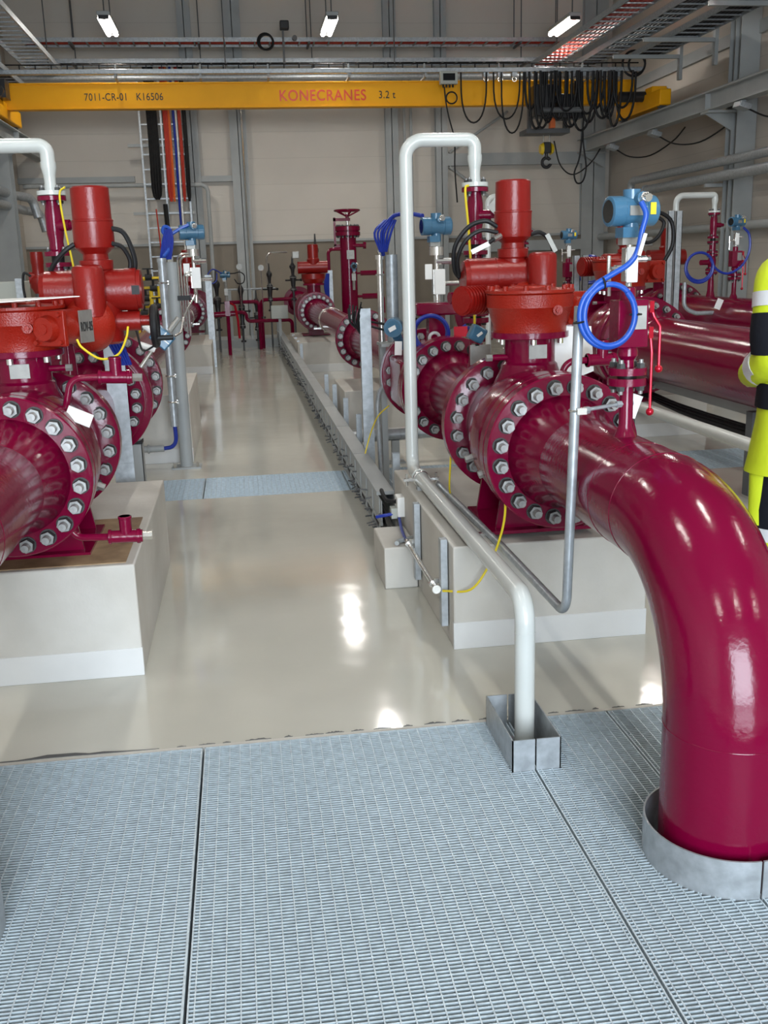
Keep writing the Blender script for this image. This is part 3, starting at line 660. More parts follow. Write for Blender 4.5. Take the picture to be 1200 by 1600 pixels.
def ball_valve(X, yf, lab, theta, tagtext=None, k=1.0, z=AZ, handwheel=False, motor_off=0.0, kg=None, ka=None, drop=0.0):
    """flanged ball valve, near face at yf; worm gear operator turned by theta degrees"""
    Y = yf+0.40*k
    t = thing('ball_valve', (X, Y, z-0.37*k), lab, 'valve', 'motorised ball valves')
    L = lambda prof: [(r*k, yf+y*k) for r, y in prof]
    MB().lathe(L([(0.290, 0.0), (0.297, 0.005), (0.297, 0.06), (0.290, 0.066), (0.282, 0.072), (0.288, 0.085), (0.288, 0.155), (0.280, 0.163), (0.281, 0.172), (0.281, 0.24), (0.279, 0.29), (0.273, 0.34), (0.263, 0.39), (0.250, 0.44), (0.236, 0.485), (0.222, 0.53), (0.214, 0.58), (0.212, 0.67)]), (X, 0, z), (0, 1, 0), n=56).build('body', 'maroon', t, ang=28)
    MB().lathe(L([(0.22, 0.655), (0.300, 0.665), (0.312, 0.672), (0.312, 0.735), (0.306, 0.74)]), (X, 0, z), (0, 1, 0), n=56).build('flange', 'maroon', t, ang=30)
    # two test plugs in the body side
    for sx, a, yy in ((-1, 195, 0.30), (-1, 200, 0.10), (1, -25, 0.30)):
        d = V((math.cos(math.radians(a)), 0, math.sin(math.radians(a)))); p = V((X, yf+yy*k, z))+d*0.275*k
        MB().cyl(p, p+d*0.035, 0.016, n=6).build('plug', 'alu', t)
    # foot
    fz = z-0.375*k
    mb = MB().bx(X-0.22*k, X+0.22*k, yf+0.17*k, yf+0.62*k, fz, fz+0.014)
    for yy in (0.22, 0.56):
        mb.prism([(X-0.19*k, yf+yy*k, fz+0.012), (X+0.19*k, yf+yy*k, fz+0.012), (X+0.15*k, yf+yy*k, z-0.12*k), (X-0.15*k, yf+yy*k, z-0.12*k)], (0, 0, 0), (0, 0.016, 0))
    mb.bx(X-0.012, X+0.012, yf+0.22*k, yf+0.56*k, fz+0.01, z-0.2*k)
    mb.build('foot', 'maroon', t)
    zt = z+0.275*k-drop
    MB().lathe([(0.155*k, zt-0.075*k), (0.128*k, zt-0.02*k), (0.118*k, zt+0.01*k), (0.116*k, zt+0.020*k), (0.106*k, zt+0.03*k), (0.106*k, zt+0.125*k), (0.158*k, zt+0.127*k), (0.160*k, zt+0.130*k), (0.160*k, zt+0.152*k)], (X, Y, 0), (0, 0, 1), n=40).build('bonnet', 'maroon', t, ang=30)
    MB().box((X+0.005, Y-0.1065*k, zt+0.075*k), (0.075*k, 0.004, 0.055*k)).build('name_plate', 'alu', t)
    zp = zt+0.06*k
    for s, zz in ((-1, zp-0.01), (1, zp+0.015)):
        MB().cyl((X+s*0.10*k, Y-0.02, zz), (X+s*0.165*k, Y-0.02, zz), 0.0125, n=12).build('vent_nipple', 'maroon', t)
        MB().cyl((X+s*0.165*k, Y-0.02, zz), (X+s*0.19*k, Y-0.02, zz), 0.015, n=6).build('nipple_plug', 'alu', t)
    for i in range(6):
        a = 2*PI*(i+0.35)/6
        MB().cyl((X+0.137*k*math.cos(a), Y+0.137*k*math.sin(a), zt+0.105*k), (X+0.137*k*math.cos(a), Y+0.137*k*math.sin(a), zt+0.128*k), 0.012*k, n=10).build('bonnet_bolt', 'inox', t)
    # worm gearbox
    zg = zt+0.152*k; kb = k; k = kg or k
    rot = Matrix.Rotation(math.radians(theta), 3, 'Z')
    def Q(u, v, zz): return V((X, Y, 0))+rot @ V((u*k, v*k, 0))+V((0, 0, zg+zz*k))
    gb = MB().lathe([(0.150*k, 0), (0.152*k, 0.03*k), (0.158*k, 0.045*k), (0.172*k, 0.095*k), (0.176*k, 0.10*k), (0.178*k, 0.150*k), (0.172*k, 0.155*k)], (X, Y, zg), (0, 0, 1), n=44)
    gear = gb.build('gearbox', 'redgear', t, ang=25)
    MB().lathe([(0.180*k, 0.155*k), (0.182*k, 0.158*k), (0.182*k, 0.168*k), (0.165*k, 0.171*k), (0.09*k, 0.176*k), (0.085*k, 0.184*k), (0.03*k, 0.186*k)], (X, Y, zg), (0, 0, 1), n=44).build('gear_cover', 'redgear', gear, ang=25)
    for i in range(12):
        a = 2*PI*(i+0.3)/12
        p = V((X+0.168*k*math.cos(a), Y+0.168*k*math.sin(a), zg+0.168*k)); MB().cyl(p, p+V((0, 0, 0.018*k)), 0.011*k, n=8).build('cover_bolt', 'redgear', gear)
    p = Q(0, 0, 0); 
    d = (V((0.08, -1, 0))).normalized(); c = V((X, Y, zg+0.09*k))+V((0.065*k, -0.155*k, 0))
    MB().cyl(c, c+V((0, -0.022, 0)), 0.02*k, n=16).cyl(c+V((0, -0.02, 0)), c+V((0, -0.034, 0)), 0.011*k, n=6).build('grease_plug', 'redgear', gear)
    # worm housing with square front cover and round cap
    zz = 0.085
    wh = MB().cyl(Q(0.198, -0.065, zz), Q(0.198, 0.19, zz), 0.068*k, n=28)
    wh.prism([Q(0.08, -0.055, 0.025), Q(0.2, -0.055, 0.025), Q(0.2, 0.14, 0.025), Q(0.08, 0.14, 0.025)], (0, 0, 0), (0, 0, 0.115*k))
    R4 = rot.to_4x4()
    wh.box(Q(0.198, -0.07, zz), (0.145*k, 0.022*k, 0.135*k), rot)
    wh = wh.build('worm_housing', 'redgear', t, bev=0.004)
    MB().cyl(Q(0.198, -0.078, zz), Q(0.198, -0.115, zz), 0.052*k, 0.044*k, n=28).cyl(Q(0.198, -0.115, zz), Q(0.198, -0.120, zz), 0.02*k, n=16).build('end_cap', 'redgear', wh)
    for su in (-1, 1):
        for sv in (-1, 1):
            MB().cyl(Q(0.198+su*0.055, -0.08, zz+sv*0.052), Q(0.198+su*0.055, -0.096, zz+sv*0.052), 0.009*k, n=8).build('cap_bolt', 'redgear', wh)
    MB().lathe([(0.07*k, 0), (0.085*k, 0.03*k), (0.105*k, 0.06*k), (0.112*k, 0.08*k), (0.112*k, 0.105*k)], Q(0.198, 0.095, zz), rot @ V((0, 1, 0)), n=32).build('adapter_bell', 'redgear', wh)
    # actuator: gear case on the worm shaft, motor above, cross cylinders
    ax = Q(0.198, 0.27+motor_off, 0); az = zg; kq = k; k = ka or k
    P = lambda x, y, zz_: V((ax.x+x*k, ax.y+y*k, az+zz_*k))
    act = MB().lathe([(0.072*k, -0.0*k), (0.085*k, 0.01*k), (0.085*k, 0.17*k), (0.072*k, 0.19*k), (0.062*k, 0.24*k), (0.058*k, 0.25*k), (0.058*k, 0.30*k)], P(0, 0, 0), (0, 0, 1), n=32).build('actuator', 'red', t, ang=28)
    MB().lathe([(0.055, 0.29), (0.066, 0.30), (0.068, 0.335), (0.052, 0.338), (0.05, 0.36), (0.078, 0.385), (0.081, 0.40), (0.081, 0.485), (0.083, 0.488), (0.083, 0.492), (0.077, 0.495), (0.0755, 0.615), (0.066, 0.622), (0.05, 0.623)] if k == 1.0 else [(r_*k, z_*k) for r_, z_ in ((0.055, 0.29), (0.066, 0.30), (0.068, 0.335), (0.052, 0.338), (0.05, 0.36), (0.078, 0.385), (0.081, 0.40), (0.081, 0.485), (0.077, 0.495), (0.0755, 0.615), (0.066, 0.622))], P(0, 0, 0), (0, 0, 1), n=40).build('electrics_housing', 'red', act, ang=28)
    MB().cyl(P(-0.205, 0.0, 0.215), P(0.15, 0.0, 0.215), 0.084*k, n=36).cyl(P(-0.225, 0, 0.215), P(-0.20, 0, 0.215), 0.074*k, 0.084*k, n=36).cyl(P(-0.085, 0, 0.215), P(-0.08, 0, 0.215), 0.0865*k, n=36).cyl(P(0.11, 0, 0.215), P(0.155, 0, 0.215), 0.0865*k, n=36).build('terminal_housing', 'red', act, ang=30)
    MB().cyl(P(0.150, 0, 0.215), P(0.172, 0, 0.215), 0.080*k, n=32).cyl(P(0.166, 0, 0.215), P(0.176, 0, 0.215), 0.06*k, n=28).build('end_cover', 'red', act, ang=30)
    MB().box(P(0.155, -0.086, 0.215), (0.03*k, 0.004, 0.035*k)).build('selector_button', 'black', act)
    fx = 0.10 if not handwheel else -0.022
    MB().lathe([(0.055*k, 0.115*k), (0.0615*k, 0.118*k), (0.0615*k, 0.30*k), (0.055*k, 0.312*k), (0.04*k, 0.318*k)], P(fx, -0.115, 0), (0, 0, 1), n=32).build('motor_case', 'red', act, ang=30)
    MB().box(P(fx, -0.06, 0.215), (0.11*k, 0.09*k, 0.16*k)).build('connection_block', 'red', act, bev=0.006)
    # finned end beside the operator
    k = kq
    fin = MB(); q0 = Q(0.08, 0.27, 0.125); q1 = Q(-0.13, 0.27, 0.125)
    for i in range(12):
        a0 = q0.lerp(q1, i/12); a1 = q0.lerp(q1, (i+0.55)/12); fin.cyl(a0, a1, 0.062*k, n=28)
    fin.cyl(q0, q1, 0.054*k, n=28); fin.build('finned_motor', 'red', act, ang=30)
    if handwheel:
        MB().cyl(P(0.05, -0.02, 0.09), P(0.16, -0.02, 0.09), 0.04*k, n=24).cyl(P(0.155, -0.02, 0.09), P(0.20, -0.02, 0.09), 0.022*k, n=18).build('hand_drive', 'red', act)
        MB().torus(P(0.215, -0.02, 0.065), (1, 0.0, 0), 0.075*k, 0.0155*k, n=32, m=10).box(P(0.212, -0.02, 0.065), (0.012, 0.14, 0.02)).box(P(0.212, -0.02, 0.065), (0.012, 0.02, 0.14)).cyl(P(0.2, -0.02, 0.085), P(0.225, -0.02, 0.085), 0.024, n=14).build('handwheel', 'black', act)
        MB().cyl(P(0.22, -0.08, 0.02), P(0.29, -0.08, 0.02), 0.011, n=12).build('crank_grip', 'black', act)
    if tagtext:
        n = rot @ V((1, 0, 0)); pc = Q(0.198+0.071, 0.06, zz)
        R = rot @ Matrix.Rotation(math.radians(0), 3, 'Z')
        tp = MB().box(pc, (0.004, 0.085, 0.125), rot).build('tag_plate', 'alu', wh)
        q = pc+n*0.003
        text('lettering', tagtext, 0, 0, 0, 0.052, 'blacktext', t, sx=0.42, align='CENTER')
        o = D.objects[-1] if False else [c_ for c_ in t.children if c_.name.startswith('lettering')][-1]
        o.location = q-V(t.location)+V((0, 0, 0.0)); 
        th = math.radians(theta)
        o.rotation_euler = (PI/2, 0, th+PI/2)
        o.location = q-V(t.location)+V((0, 0, -0.018))
    return t, Q, P
vR, QR, PR_ = ball_valve(RX, 3.675, 'maroon ball valve with red actuator on the right front pipe line', 33)
vL, QL, PL_ = ball_valve(LX, 3.765, 'maroon ball valve with red actuator and black handwheel on the left front pipe line', -27, tagtext='ROV-05', handwheel=True)
bolts(vR, RX, 4.34, AZ, 0.259); bolts(vL, LX, 4.43, AZ, 0.268)

def test_tee(t, name, p0, p1, p2, up_, zt, big=0.024):
    """small bore tee: curved pipe from p0 to the tee body between p1 and p2, short stub upwards"""
    e = MB().tube([p0, (p0[0]+(p1[0]-p0[0])*0.25, p0[1], p1[2]), p1], 0.0135, n=14, rb=0.05).build(name, 'maroon', t)
    p1, p2 = V(p1), V(p2); d = (p2-p1).normalized()
    b = MB().cyl(p1, p2, big, n=20).cyl(p1, p1+d*0.012, big+0.004, n=20).cyl(p2-d*0.022, p2-d*0.008, big+0.004, n=20)
    m = p1.lerp(p2, 0.52); b.cyl(m, m+V((0, 0, zt)), big*0.95, n=20).cyl(m+V((0, 0, zt-0.01)), m+V((0, 0, zt)), big*1.05, n=20)
    b.build('tee_body', 'maroon', e, bev=0.002)
    MB().cyl(p2, p2+d*0.035, 0.016, n=6).build('plug', 'inox', e)
test_tee(vL, 'drain_branch', (-0.69, 3.93, 1.02), (-0.552, 3.93, 1.158), (-0.425, 3.93, 1.152), 1, 0.078)
test_tee(vL, 'drain_branch', (-0.70, 3.72, 0.67), (-0.54, 3.70, 0.588), (-0.415, 3.70, 0.585), 1, 0.078)
test_tee(vR, 'drain_branch', (1.235, 3.84, 1.06), (1.345, 3.84, 1.150), (1.47, 3.84, 1.150), 1, 0.078)
test_tee(vR, 'drain_branch', (1.36, 3.66, 0.67), (1.52, 3.64, 0.588), (1.64, 3.64, 0.585), 1, 0.078)
tag(MB().bx(-0.66, -0.60, 3.785, 3.787, 0.99, 0.99+0.001).build('x', 'paper'), '', '') if False else None
# paper tag on left valve body
t = tag(MB().prism([(-0.662, 3.87, 1.062), (-0.575, 3.87, 1.020), (-0.585, 3.80, 0.985), (-0.672, 3.80, 1.027)], (0, 0, 0), (0.001, -0.002, 0.002)).build('paper_tag', 'paper', loc=(-0.655, 3.86, 1.0)), 'white paper tag stuck on the left valve body', 'tag')
t = tag(MB().prism([(-1.3, 3.86, 1.4495), (-0.86, 3.83, 1.4495), (-0.60, 3.985, 1.458), (-0.62, 4.02, 1.458), (-0.95, 4.14, 1.4495), (-1.3, 4.14, 1.4495)], (0, 0, 0), (0, 0, 0.003)).build('paper_sheet', 'paper', loc=(-0.9, 4, 1.45)), 'white sheet lying on top of the left gearbox', 'sheet')
# spools behind the front valves
sR = spool(RX, 4.418, 5.70, 'maroon pipe spool behind the right front valve, carrying the vent riser')
sL = spool(LX, 4.508, 5.86, 'maroon pipe spool behind the left front valve, carrying the left vent riser')
bolts(sR, RX, 5.633, AZ, 0.250); bolts(sL, LX, 5.793, AZ, 0.256)

# ultrasonic meters
def meter(X, y0, y1, lab, fr, z=AZ):
    t = thing('flow_meter', (X, (y0+y1)/2, z-0.3), lab, 'flow meter', 'ultrasonic flow meters')
    MB().lathe([(fr-0.004, y0), (fr, y0+0.005), (fr, y0+0.08), (fr-0.004, y0+0.085), (0.235, y0+0.09), (0.235, y1-0.09), (fr-0.004, y1-0.085), (fr, y1-0.08), (fr, y1-0.005), (fr-0.004, y1)], (X, 0, z), (0, 1, 0), n=52).build('meter_body', 'maroon', t, ang=30)
    for s in (-1, 1):
        MB().bx(X+s*0.20-0.06, X+s*0.20+0.06, y0+0.2, y1-0.2, z-0.14, z+0.14).build('transducer_cover', 'maroon', t, bev=0.015)
    MB().bx(X-0.05, X+0.05, (y0+y1)/2-0.05, (y0+y1)/2+0.05, z+0.22, z+0.40).build('neck', 'maroon', t)
    MB().bx(X-0.13, X+0.13, (y0+y1)/2-0.09, (y0+y1)/2+0.09, z+0.40, z+0.475).build('electronics_case', 'maroon', t, bev=0.012)
    return t
mR = meter(RX, 5.71, 6.55, 'maroon ultrasonic flow meter on the right line behind the white vent pipe', 0.297)
mL = meter(LX, 5.87, 6.75, 'maroon ultrasonic flow meter on the left line behind the steel strut', 0.335)
bolts(mR, RX, 6.47, AZ, 0.25); bolts(mL, LX, 6.13, AZ, 0.0001, n=1) if False else bolts(mL, LX, 6.665, AZ, 0.30)
bolts(mR, RX, 5.71, AZ, 0.0, n=0) if False else None
sR2 = spool(RX, 6.56, 9.86, 'long maroon pipe run of the right line behind its flow meter', r=0.165, fr=0.285)
sL2 = spool(LX, 6.76, 12.0, 'long maroon pipe run of the left line behind its flow meter', r=0.165, fr=0.285)
bolts(sR2, RX, 9.793, AZ, 0.243); bolts(sL2, LX, 11.93, AZ, 0.243)
sR3 = spool(RX, 9.87, 15.95, 'far maroon pipe run of the right line with a white band', r=0.155, fr=0.27)
sL3 = spool(LX, 12.01, 17.75, 'far maroon pipe run of the left line with a white band', r=0.155, fr=0.27)
bolts(sR3, RX, 15.883, AZ, 0.235); bolts(sL3, LX, 17.683, AZ, 0.235)
for p, X, y in ((sR3, RX, 13.4), (sL3, LX, 15.6)):
    MB().torus((X, y, AZ), (0, 1, 0), 0.158, 0.011, n=36).torus((X, y+0.12, AZ), (0, 1, 0), 0.158, 0.009, n=36).box((X-0.19*(1 if X > 0 else -1), y, AZ-0.1), (0.10, 0.06, 0.02)).build('clamp_band', 'inox', p)
def far_valve(X, y, lab):
    t = thing('far_valve', (X, y+0.35, AZ-0.38), lab, 'valve', 'far motorised valves')
    MB().lathe([(0.30, y), (0.305, y+0.01), (0.305, y+0.1), (0.26, y+0.11), (0.29, y+0.2), (0.29, y+0.5), (0.26, y+0.6), (0.305, y+0.61), (0.305, y+0.7), (0.30, y+0.71)], (X, 0, AZ), (0, 1, 0), n=44).build('body', 'maroon', t, ang=28)
    MB().bx(X-0.22, X+0.22, y+0.15, y+0.58, AZ-0.38, AZ-0.36).bx(X-0.12, X+0.12, y+0.2, y+0.5, AZ-0.37, AZ-0.22).build('foot', 'maroon', t)
    Y = y+0.35
    MB().cyl((X, Y, AZ+0.26), (X, Y, AZ+0.40), 0.11, n=24).cyl((X, Y, AZ+0.40), (X, Y, AZ+0.43), 0.17, n=24).build('bonnet', 'maroon', t)
    MB().lathe([(0.15, 0.43), (0.19, 0.50), (0.19, 0.58), (0.06, 0.6)], (X, Y, AZ), (0, 0, 1), n=28).build('gearbox', 'red', t, ang=28)
    a = MB().cyl((X-0.25, Y-0.12, AZ+0.68), (X+0.22, Y-0.12, AZ+0.68), 0.095, n=24).build('actuator', 'red', t)
    MB().lathe([(0.09, 0.72), (0.10, 0.80), (0.085, 0.82), (0.085, 1.02), (0.07, 1.03)], (X, Y-0.12, AZ), (0, 0, 1), n=24).build('electrics_housing', 'red', a, ang=28)
    MB().bx(X-0.33, X-0.22, Y-0.2, Y-0.06, AZ+0.82, AZ+0.93).build('junction_cover', 'alu', a, bev=0.01)
    bolts(t, X, y, AZ, 0.245, n=20)
    return t
fvR = far_valve(RX, 16.05, 'far red actuated valve on the right line below the handwheel riser')
fvL = far_valve(LX, 17.85, 'far red actuated valve at the end of the left line')
for p, X, y in ((fvR, RX, 16.76), (fvL, LX, 18.56)):
    spool(X, y, 21.0, 'last maroon pipe run of the %s line towards the far wall' % ('right' if X > 0 else 'left'), r=0.16)

# ------------------------------------------------------------------ vents
def riser(X, Y, lab, s=1.0, z0=AZ+0.16, top=1.92):
    t = thing('vent_riser', (X, Y, z0), lab, 'vent riser', 'vent risers')
    MB().lathe([(0.05, 0.0), (0.038, 0.06), (0.034, 0.16), (0.028, 0.2), (0.028, 0.245), (0.066, 0.247), (0.066, 0.272)], (X, Y, z0), (0, 0, 1), n=24).build('lower_stub', 'maroon', t, ang=30)
    MB().lathe([(0.066, 0.282), (0.066, 0.305), (0.04, 0.31), (0.045, 0.36), (0.045, 0.40), (0.035, 0.44), (0.062, 0.445), (0.062, 0.465)], (X, Y, z0), (0, 0, 1), n=24).build('lower_valve', 'maroon', t, ang=30)
    MB().lathe([(0.062, 0.475), (0.062, 0.495), (0.036, 0.50), (0.036, 0.58), (0.062, 0.585), (0.062, 0.605)], (X, Y, z0), (0, 0, 1), n=24).build('middle_spool', 'maroon', t, ang=30)
    MB().lathe([(0.062, 0.635), (0.062, 0.655), (0.036, 0.665), (0.033, 0.70), (0.040, 0.74), (0.040, 0.83), (0.034, 0.87), (0.034, 0.885), (0.066, 0.888), (0.066, 0.908)], (X, Y, z0), (0, 0, 1), n=24).build('check_valve', 'maroon', t, ang=30)
    MB().cyl((X, Y-0.01, z0+0.775), (X+0.075, Y-0.03, z0+0.775), 0.026, n=16).cyl((X+0.07, Y-0.03, z0+0.775), (X+0.10, Y-0.03, z0+0.775), 0.018, n=10).build('side_nozzle', 'maroon', t)
    for za, zb in ((0.60, 0.64), (0.26, 0.29), (0.46, 0.48)): MB().cyl((X, Y, z0+za), (X, Y, z0+zb), 0.03, n=16).build('gasket', 'black', t)
    MB().cyl((X-0.05, Y, z0+0.375), (X-0.14, Y-0.02, z0+0.375), 0.03, n=14).build('gear_case', 'maroon', t)
    for zz, dr in ((0.247, -1), (0.305, 1), (0.445, -1), (0.495, 1), (0.585, -1), (0.655, 1), (0.888, -1)): vbolts(t, X, Y, z0+zz, 0.05, 4, 0.34, dr)
    return t
rR = riser(RX+0.012, 5.10, 'maroon vent riser with stacked flanges left of the right red actuator')
rL = riser(LX+0.02, 5.10, 'maroon vent riser with stacked flanges behind the left red actuator')
def vent(X, Y, zf, xo, zt, lab, run=None, end=None):
    t = thing('vent_pipe', (xo, Y, 0), lab, 'pipe', 'white vent pipes')
    r = 0.033
    MB().lathe([(0.066, 0), (0.066, 0.02), (0.03, 0.022), (0.026, 0.06), (0.028, 0.09), (0.036, 0.125), (0.036, 0.15)], (X, Y, zf), (0, 0, 1), n=24).build('flange', 'white', t, ang=30)
    vbolts(t, X, Y, zf+0.02, 0.05, 4, 0.38, 1)
    pts = [(X, Y, zf+0.14), (X, Y, zt), (xo, Y, zt)]
    if run: pts += run
    else: pts += [(xo, Y, 0.02)]
    MB().tube(pts, r, n=24, rb=0.085, k=10).build('pipe', 'white', t, ang=60)
    return t
ZF = AZ+0.16+0.912
vp = vent(RX+0.012, 5.10, ZF, 0.845, 2.125, 'white vent pipe beside the aisle, rising from the square floor collar to a high bend', run=[(0.845, 5.10, 0.49), (0.845, 2.95, 0.49), (0.845, 2.95, -0.3)])
MB().cyl((0.845, 2.95, 0.375), (0.845, 2.95, 0.379), 0.0338, n=24).torus((0.845, 4.88, 0.49), (0, 1, 0), 0.036, 0.006, n=24).build('weld_bead', 'white', vp)
vent(LX+0.02, 5.10, ZF, -1.25, 2.125, 'white vent pipe bending over the left red actuator')
# clamp holding the white pipe on a short post
t = thing('pipe_clamp', (0.845, 4.87, 0.437), 'steel pipe clamp holding the white vent pipe on the plinth edge', 'clamp')
MB().torus((0.845, 4.83, 0.49), (0, 1, 0), 0.038, 0.006, n=24).box((0.785, 4.83, 0.49), (0.06, 0.02, 0.012)).box((0.905, 4.83, 0.49), (0.06, 0.02, 0.012)).cyl((0.77, 4.83, 0.46), (0.77, 4.83, 0.52), 0.007, n=8).cyl((0.92, 4.83, 0.46), (0.92, 4.83, 0.52), 0.007, n=8).build('clamp', 'inox', t)
MB().bx(0.82, 0.87, 4.81, 4.85, 0.437, 0.455).build('post', 'steel', t)

# ------------------------------------------------------------------ double block valves with transmitters
def transmitter_head(t, x, y, z, s=1.0, yaw=0.0, plain=False):
    R = Matrix.Rotation(yaw, 3, 'Z')
    P = lambda a, b, c: V((x, y, z))+R @ V((a*s, b*s, c*s))
    ax = R @ V((1, 0, 0))
    h = MB().lathe([(0.040*s, -0.076*s), (0.044*s, -0.074*s), (0.044*s, -0.035*s), (0.042*s, -0.033*s), (0.042*s, 0.035*s), (0.045*s, 0.036*s), (0.045*s, 0.070*s), (0.040*s, 0.075*s)], (x, y, z), ax, n=32)
    h.cyl(P(0.0, 0, 0.02), P(0.0, 0, 0.062), 0.026*s, n=20).cyl(P(0.012, -0.03, 0.03), P(0.012, -0.052, 0.034), 0.02*s, n=16)
    h.cyl(P(0, 0, -0.03), P(0, 0, -0.075), 0.024*s, n=20).box(P(-0.018, -0.01, -0.062), (0.05*s, 0.05*s, 0.03*s), R)
    h = h.build('transmitter_housing', 'tblue', t, ang=30)
    MB().cyl(P(-0.0765, 0, 0), P(-0.0755, 0, 0), 0.033*s, n=28).build('display', 'glass', h)
    if not plain:
        MB().box(P(-0.004, -0.0425, 0.0), (0.045*s, 0.004, 0.028*s), R).build('rating_plate', 'alu', h)
        MB().box(P(0.048, -0.0455, 0.005), (0.018*s, 0.003, 0.034*s), R).build('warning_label', 'warn', h)
    MB().cyl(P(0.012, -0.052, 0.034), P(0.012, -0.066, 0.037), 0.016*s, n=6).cyl(P(0.012, -0.066, 0.037), P(0.013, -0.080, 0.034), 0.012*s, n=12).build('cable_gland', 'inox', h)
    MB().cyl(P(0, 0, -0.075), P(0, 0, -0.095), 0.018*s, n=16).box(P(-0.012, -0.006, -0.086), (0.05*s, 0.03*s, 0.024*s), R).build('sensor_module', 'alu', h)
    return h
def dbb(X, Y, lab, z0=AZ+0.16, s=1.0, head=True, hlab=None, yaw=0.0):
    t = thing('block_valve', (X, Y, z0), lab, 'valve', 'instrument block valves')
    Z = lambda a: z0+a*s
    MB().lathe([(0.04*s, -0.005), (0.030*s, 0.02*s), (0.022*s, 0.04*s), (0.021*s, 0.165*s), (0.060*s, 0.167*s), (0.060*s, 0.190*s)], (X, Y, z0), (0, 0, 1), n=24).build('nozzle', 'maroon', t, ang=30)
    MB().cyl((X, Y, Z(0.19)), (X, Y, Z(0.20)), 0.03*s, n=16).build('gasket', 'black', t)
    MB().lathe([(0.060*s, 0.200*s), (0.060*s, 0.222*s), (0.022*s, 0.224*s), (0.021*s, 0.245*s), (0.032*s, 0.258*s), (0.032*s, 0.272*s), (0.026*s, 0.29*s)], (X, Y, z0), (0, 0, 1), n=24).build('neck', 'maroon', t, ang=30)
    vbolts(t, X, Y, Z(0.222), 0.045*s, 4, 0.42*s, 1); vbolts(t, X, Y, Z(0.167), 0.045*s, 4, 0.42*s, -1)
    b = MB().bx(X-0.048*s, X+0.048*s, Y-0.04*s, Y+0.04*s, Z(0.285), Z(0.428)).cyl((X-0.005, Y, Z(0.425)), (X-0.005, Y, Z(0.465)), 0.024*s, n=18).build('block', 'maroon', t, bev=0.003)
    MB().box((X+0.02*s, Y-0.0405*s, Z(0.375)), (0.042*s, 0.002, 0.07*s)).build('name_plate', 'alu', b)
    for zz, (dx, dz) in ((0.405, (0.028, 0.13)), (0.327, (0.004, 0.245))):
        h = MB().cyl((X+0.045*s, Y, Z(zz)), (X+0.062*s, Y, Z(zz)), 0.018*s, n=16).build('lever_boss', 'inox', t)
        MB().box((X+0.066*s, Y-0.006*s, Z(zz)), (0.014*s, 0.03*s, 0.035*s)).tube([(X+0.066*s, Y-0.012*s, Z(zz)), (X+0.066*s+dx*s*0.3, Y-0.018*s, Z(zz-0.03)), (X+0.066*s+dx*s, Y-0.02*s, Z(zz-0.06)), (X+0.066*s+dx*s, Y-0.02*s, Z(zz-0.06-dz if dx > 0.01 else zz-dz))], 0.0045*s, n=10, rb=0.02).ball((X+0.066*s+dx*s, Y-0.02*s, Z(zz-0.06-dz if dx > 0.01 else zz-dz)), 0.0125*s).build('lever', 'lever', h)
    if head:
        m = thing('pressure_transmitter', (X-0.002, Y, Z(0.465)), hlab, 'transmitter', 'blue transmitters')
        zc = Z(0.688)
        MB().cyl((X-0.004, Y, Z(0.465)), (X-0.004, Y, Z(0.48)), 0.010*s, n=6).box((X-0.004, Y, Z(0.532)), (0.036*s, 0.036*s, 0.10*s)).cyl((X-0.004, Y, Z(0.58)), (X-0.004, Y, zc-0.09*s), 0.009*s, n=12).build('manifold', 'inox', m, bev=0.002)
        MB().box((X-0.002, Y-0.022*s, Z(0.532)), (0.036*s, 0.006, 0.105*s)).build('cover_plate', 'plastic', m, bev=0.004)
        for sx, zz in ((1, 0.548), (-1, 0.522)):
            MB().cyl((X+sx*0.018*s, Y, Z(zz)), (X+sx*0.05*s, Y-0.004, Z(zz)), 0.010*s, n=12).cyl((X+sx*0.05*s, Y-0.004, Z(zz)), (X+sx*0.062*s, Y-0.004, Z(zz)), 0.006*s, n=10).build('bleed_screw', 'inox', m)
        MB().tube([(X-0.06*s, Y+0.02, Z(0.50)), (X-0.06*s, Y+0.02, Z(0.56))], 0.006*s, n=8).tube([(X-0.05*s, Y+0.01, Z(0.525)), (X-0.058*s, Y+0.02, Z(0.50)), (X-0.058*s, Y+0.02, Z(0.44))], 0.006*s, n=8).build('vent_tube', 'inox', m)
        transmitter_head(m, X-0.002, Y, zc, s, yaw)
    return t
dR = dbb(RX, 2.99, 'maroon double block valve with two red levers on the thick right front pipe', hlab='large blue transmitter with yellow label in front of the right line', yaw=0.12)
# blue cable with coil
HY = 2.93
coil = MB()
path = [(1.176, HY-0.02, 1.700), (1.188, HY-0.03, 1.665), (1.178, HY-0.03, 1.62), (1.165, HY-0.03, 1.56), (1.14, HY-0.03, 1.525), (1.10, HY-0.03, 1.502), (1.05, HY-0.03, 1.475)]
cx, cz, cr = 1.078, 1.378, 0.088
coil.tube(path+[(cx-0.0045*i/14+cr*(1-0.0065*i)*math.cos(a)+0.0006*i, HY-0.03-0.012*i/27, cz+cr*(1-0.0035*i)*1.08*math.sin(a)) for i, a in enumerate([math.radians(120+25*j) for j in range(27)])], 0.0085, n=12, smooth=4)
c = coil.build('blue_cable', 'blue', loc=(1.1, HY, 1.4)); tag(c, 'bright blue cable coiled in a ring below the large blue transmitter', 'cable')
mbt = MB()
for a in (100, 190, 0):
    p = V((cx+cr*math.cos(math.radians(a)), HY-0.03, cz+cr*1.08*math.sin(math.radians(a)))); mbt.torus(p, (-math.sin(math.radians(a)), 0, math.cos(math.radians(a))), 0.0165, 0.003, n=16, m=6)
mbt.build('cable_tie', 'black', c)
MB().tube([(1.183, HY-0.044, 1.61), (1.165, HY-0.044, 1.548)], 0.006, n=8).build('cable_label', 'plastic', c)
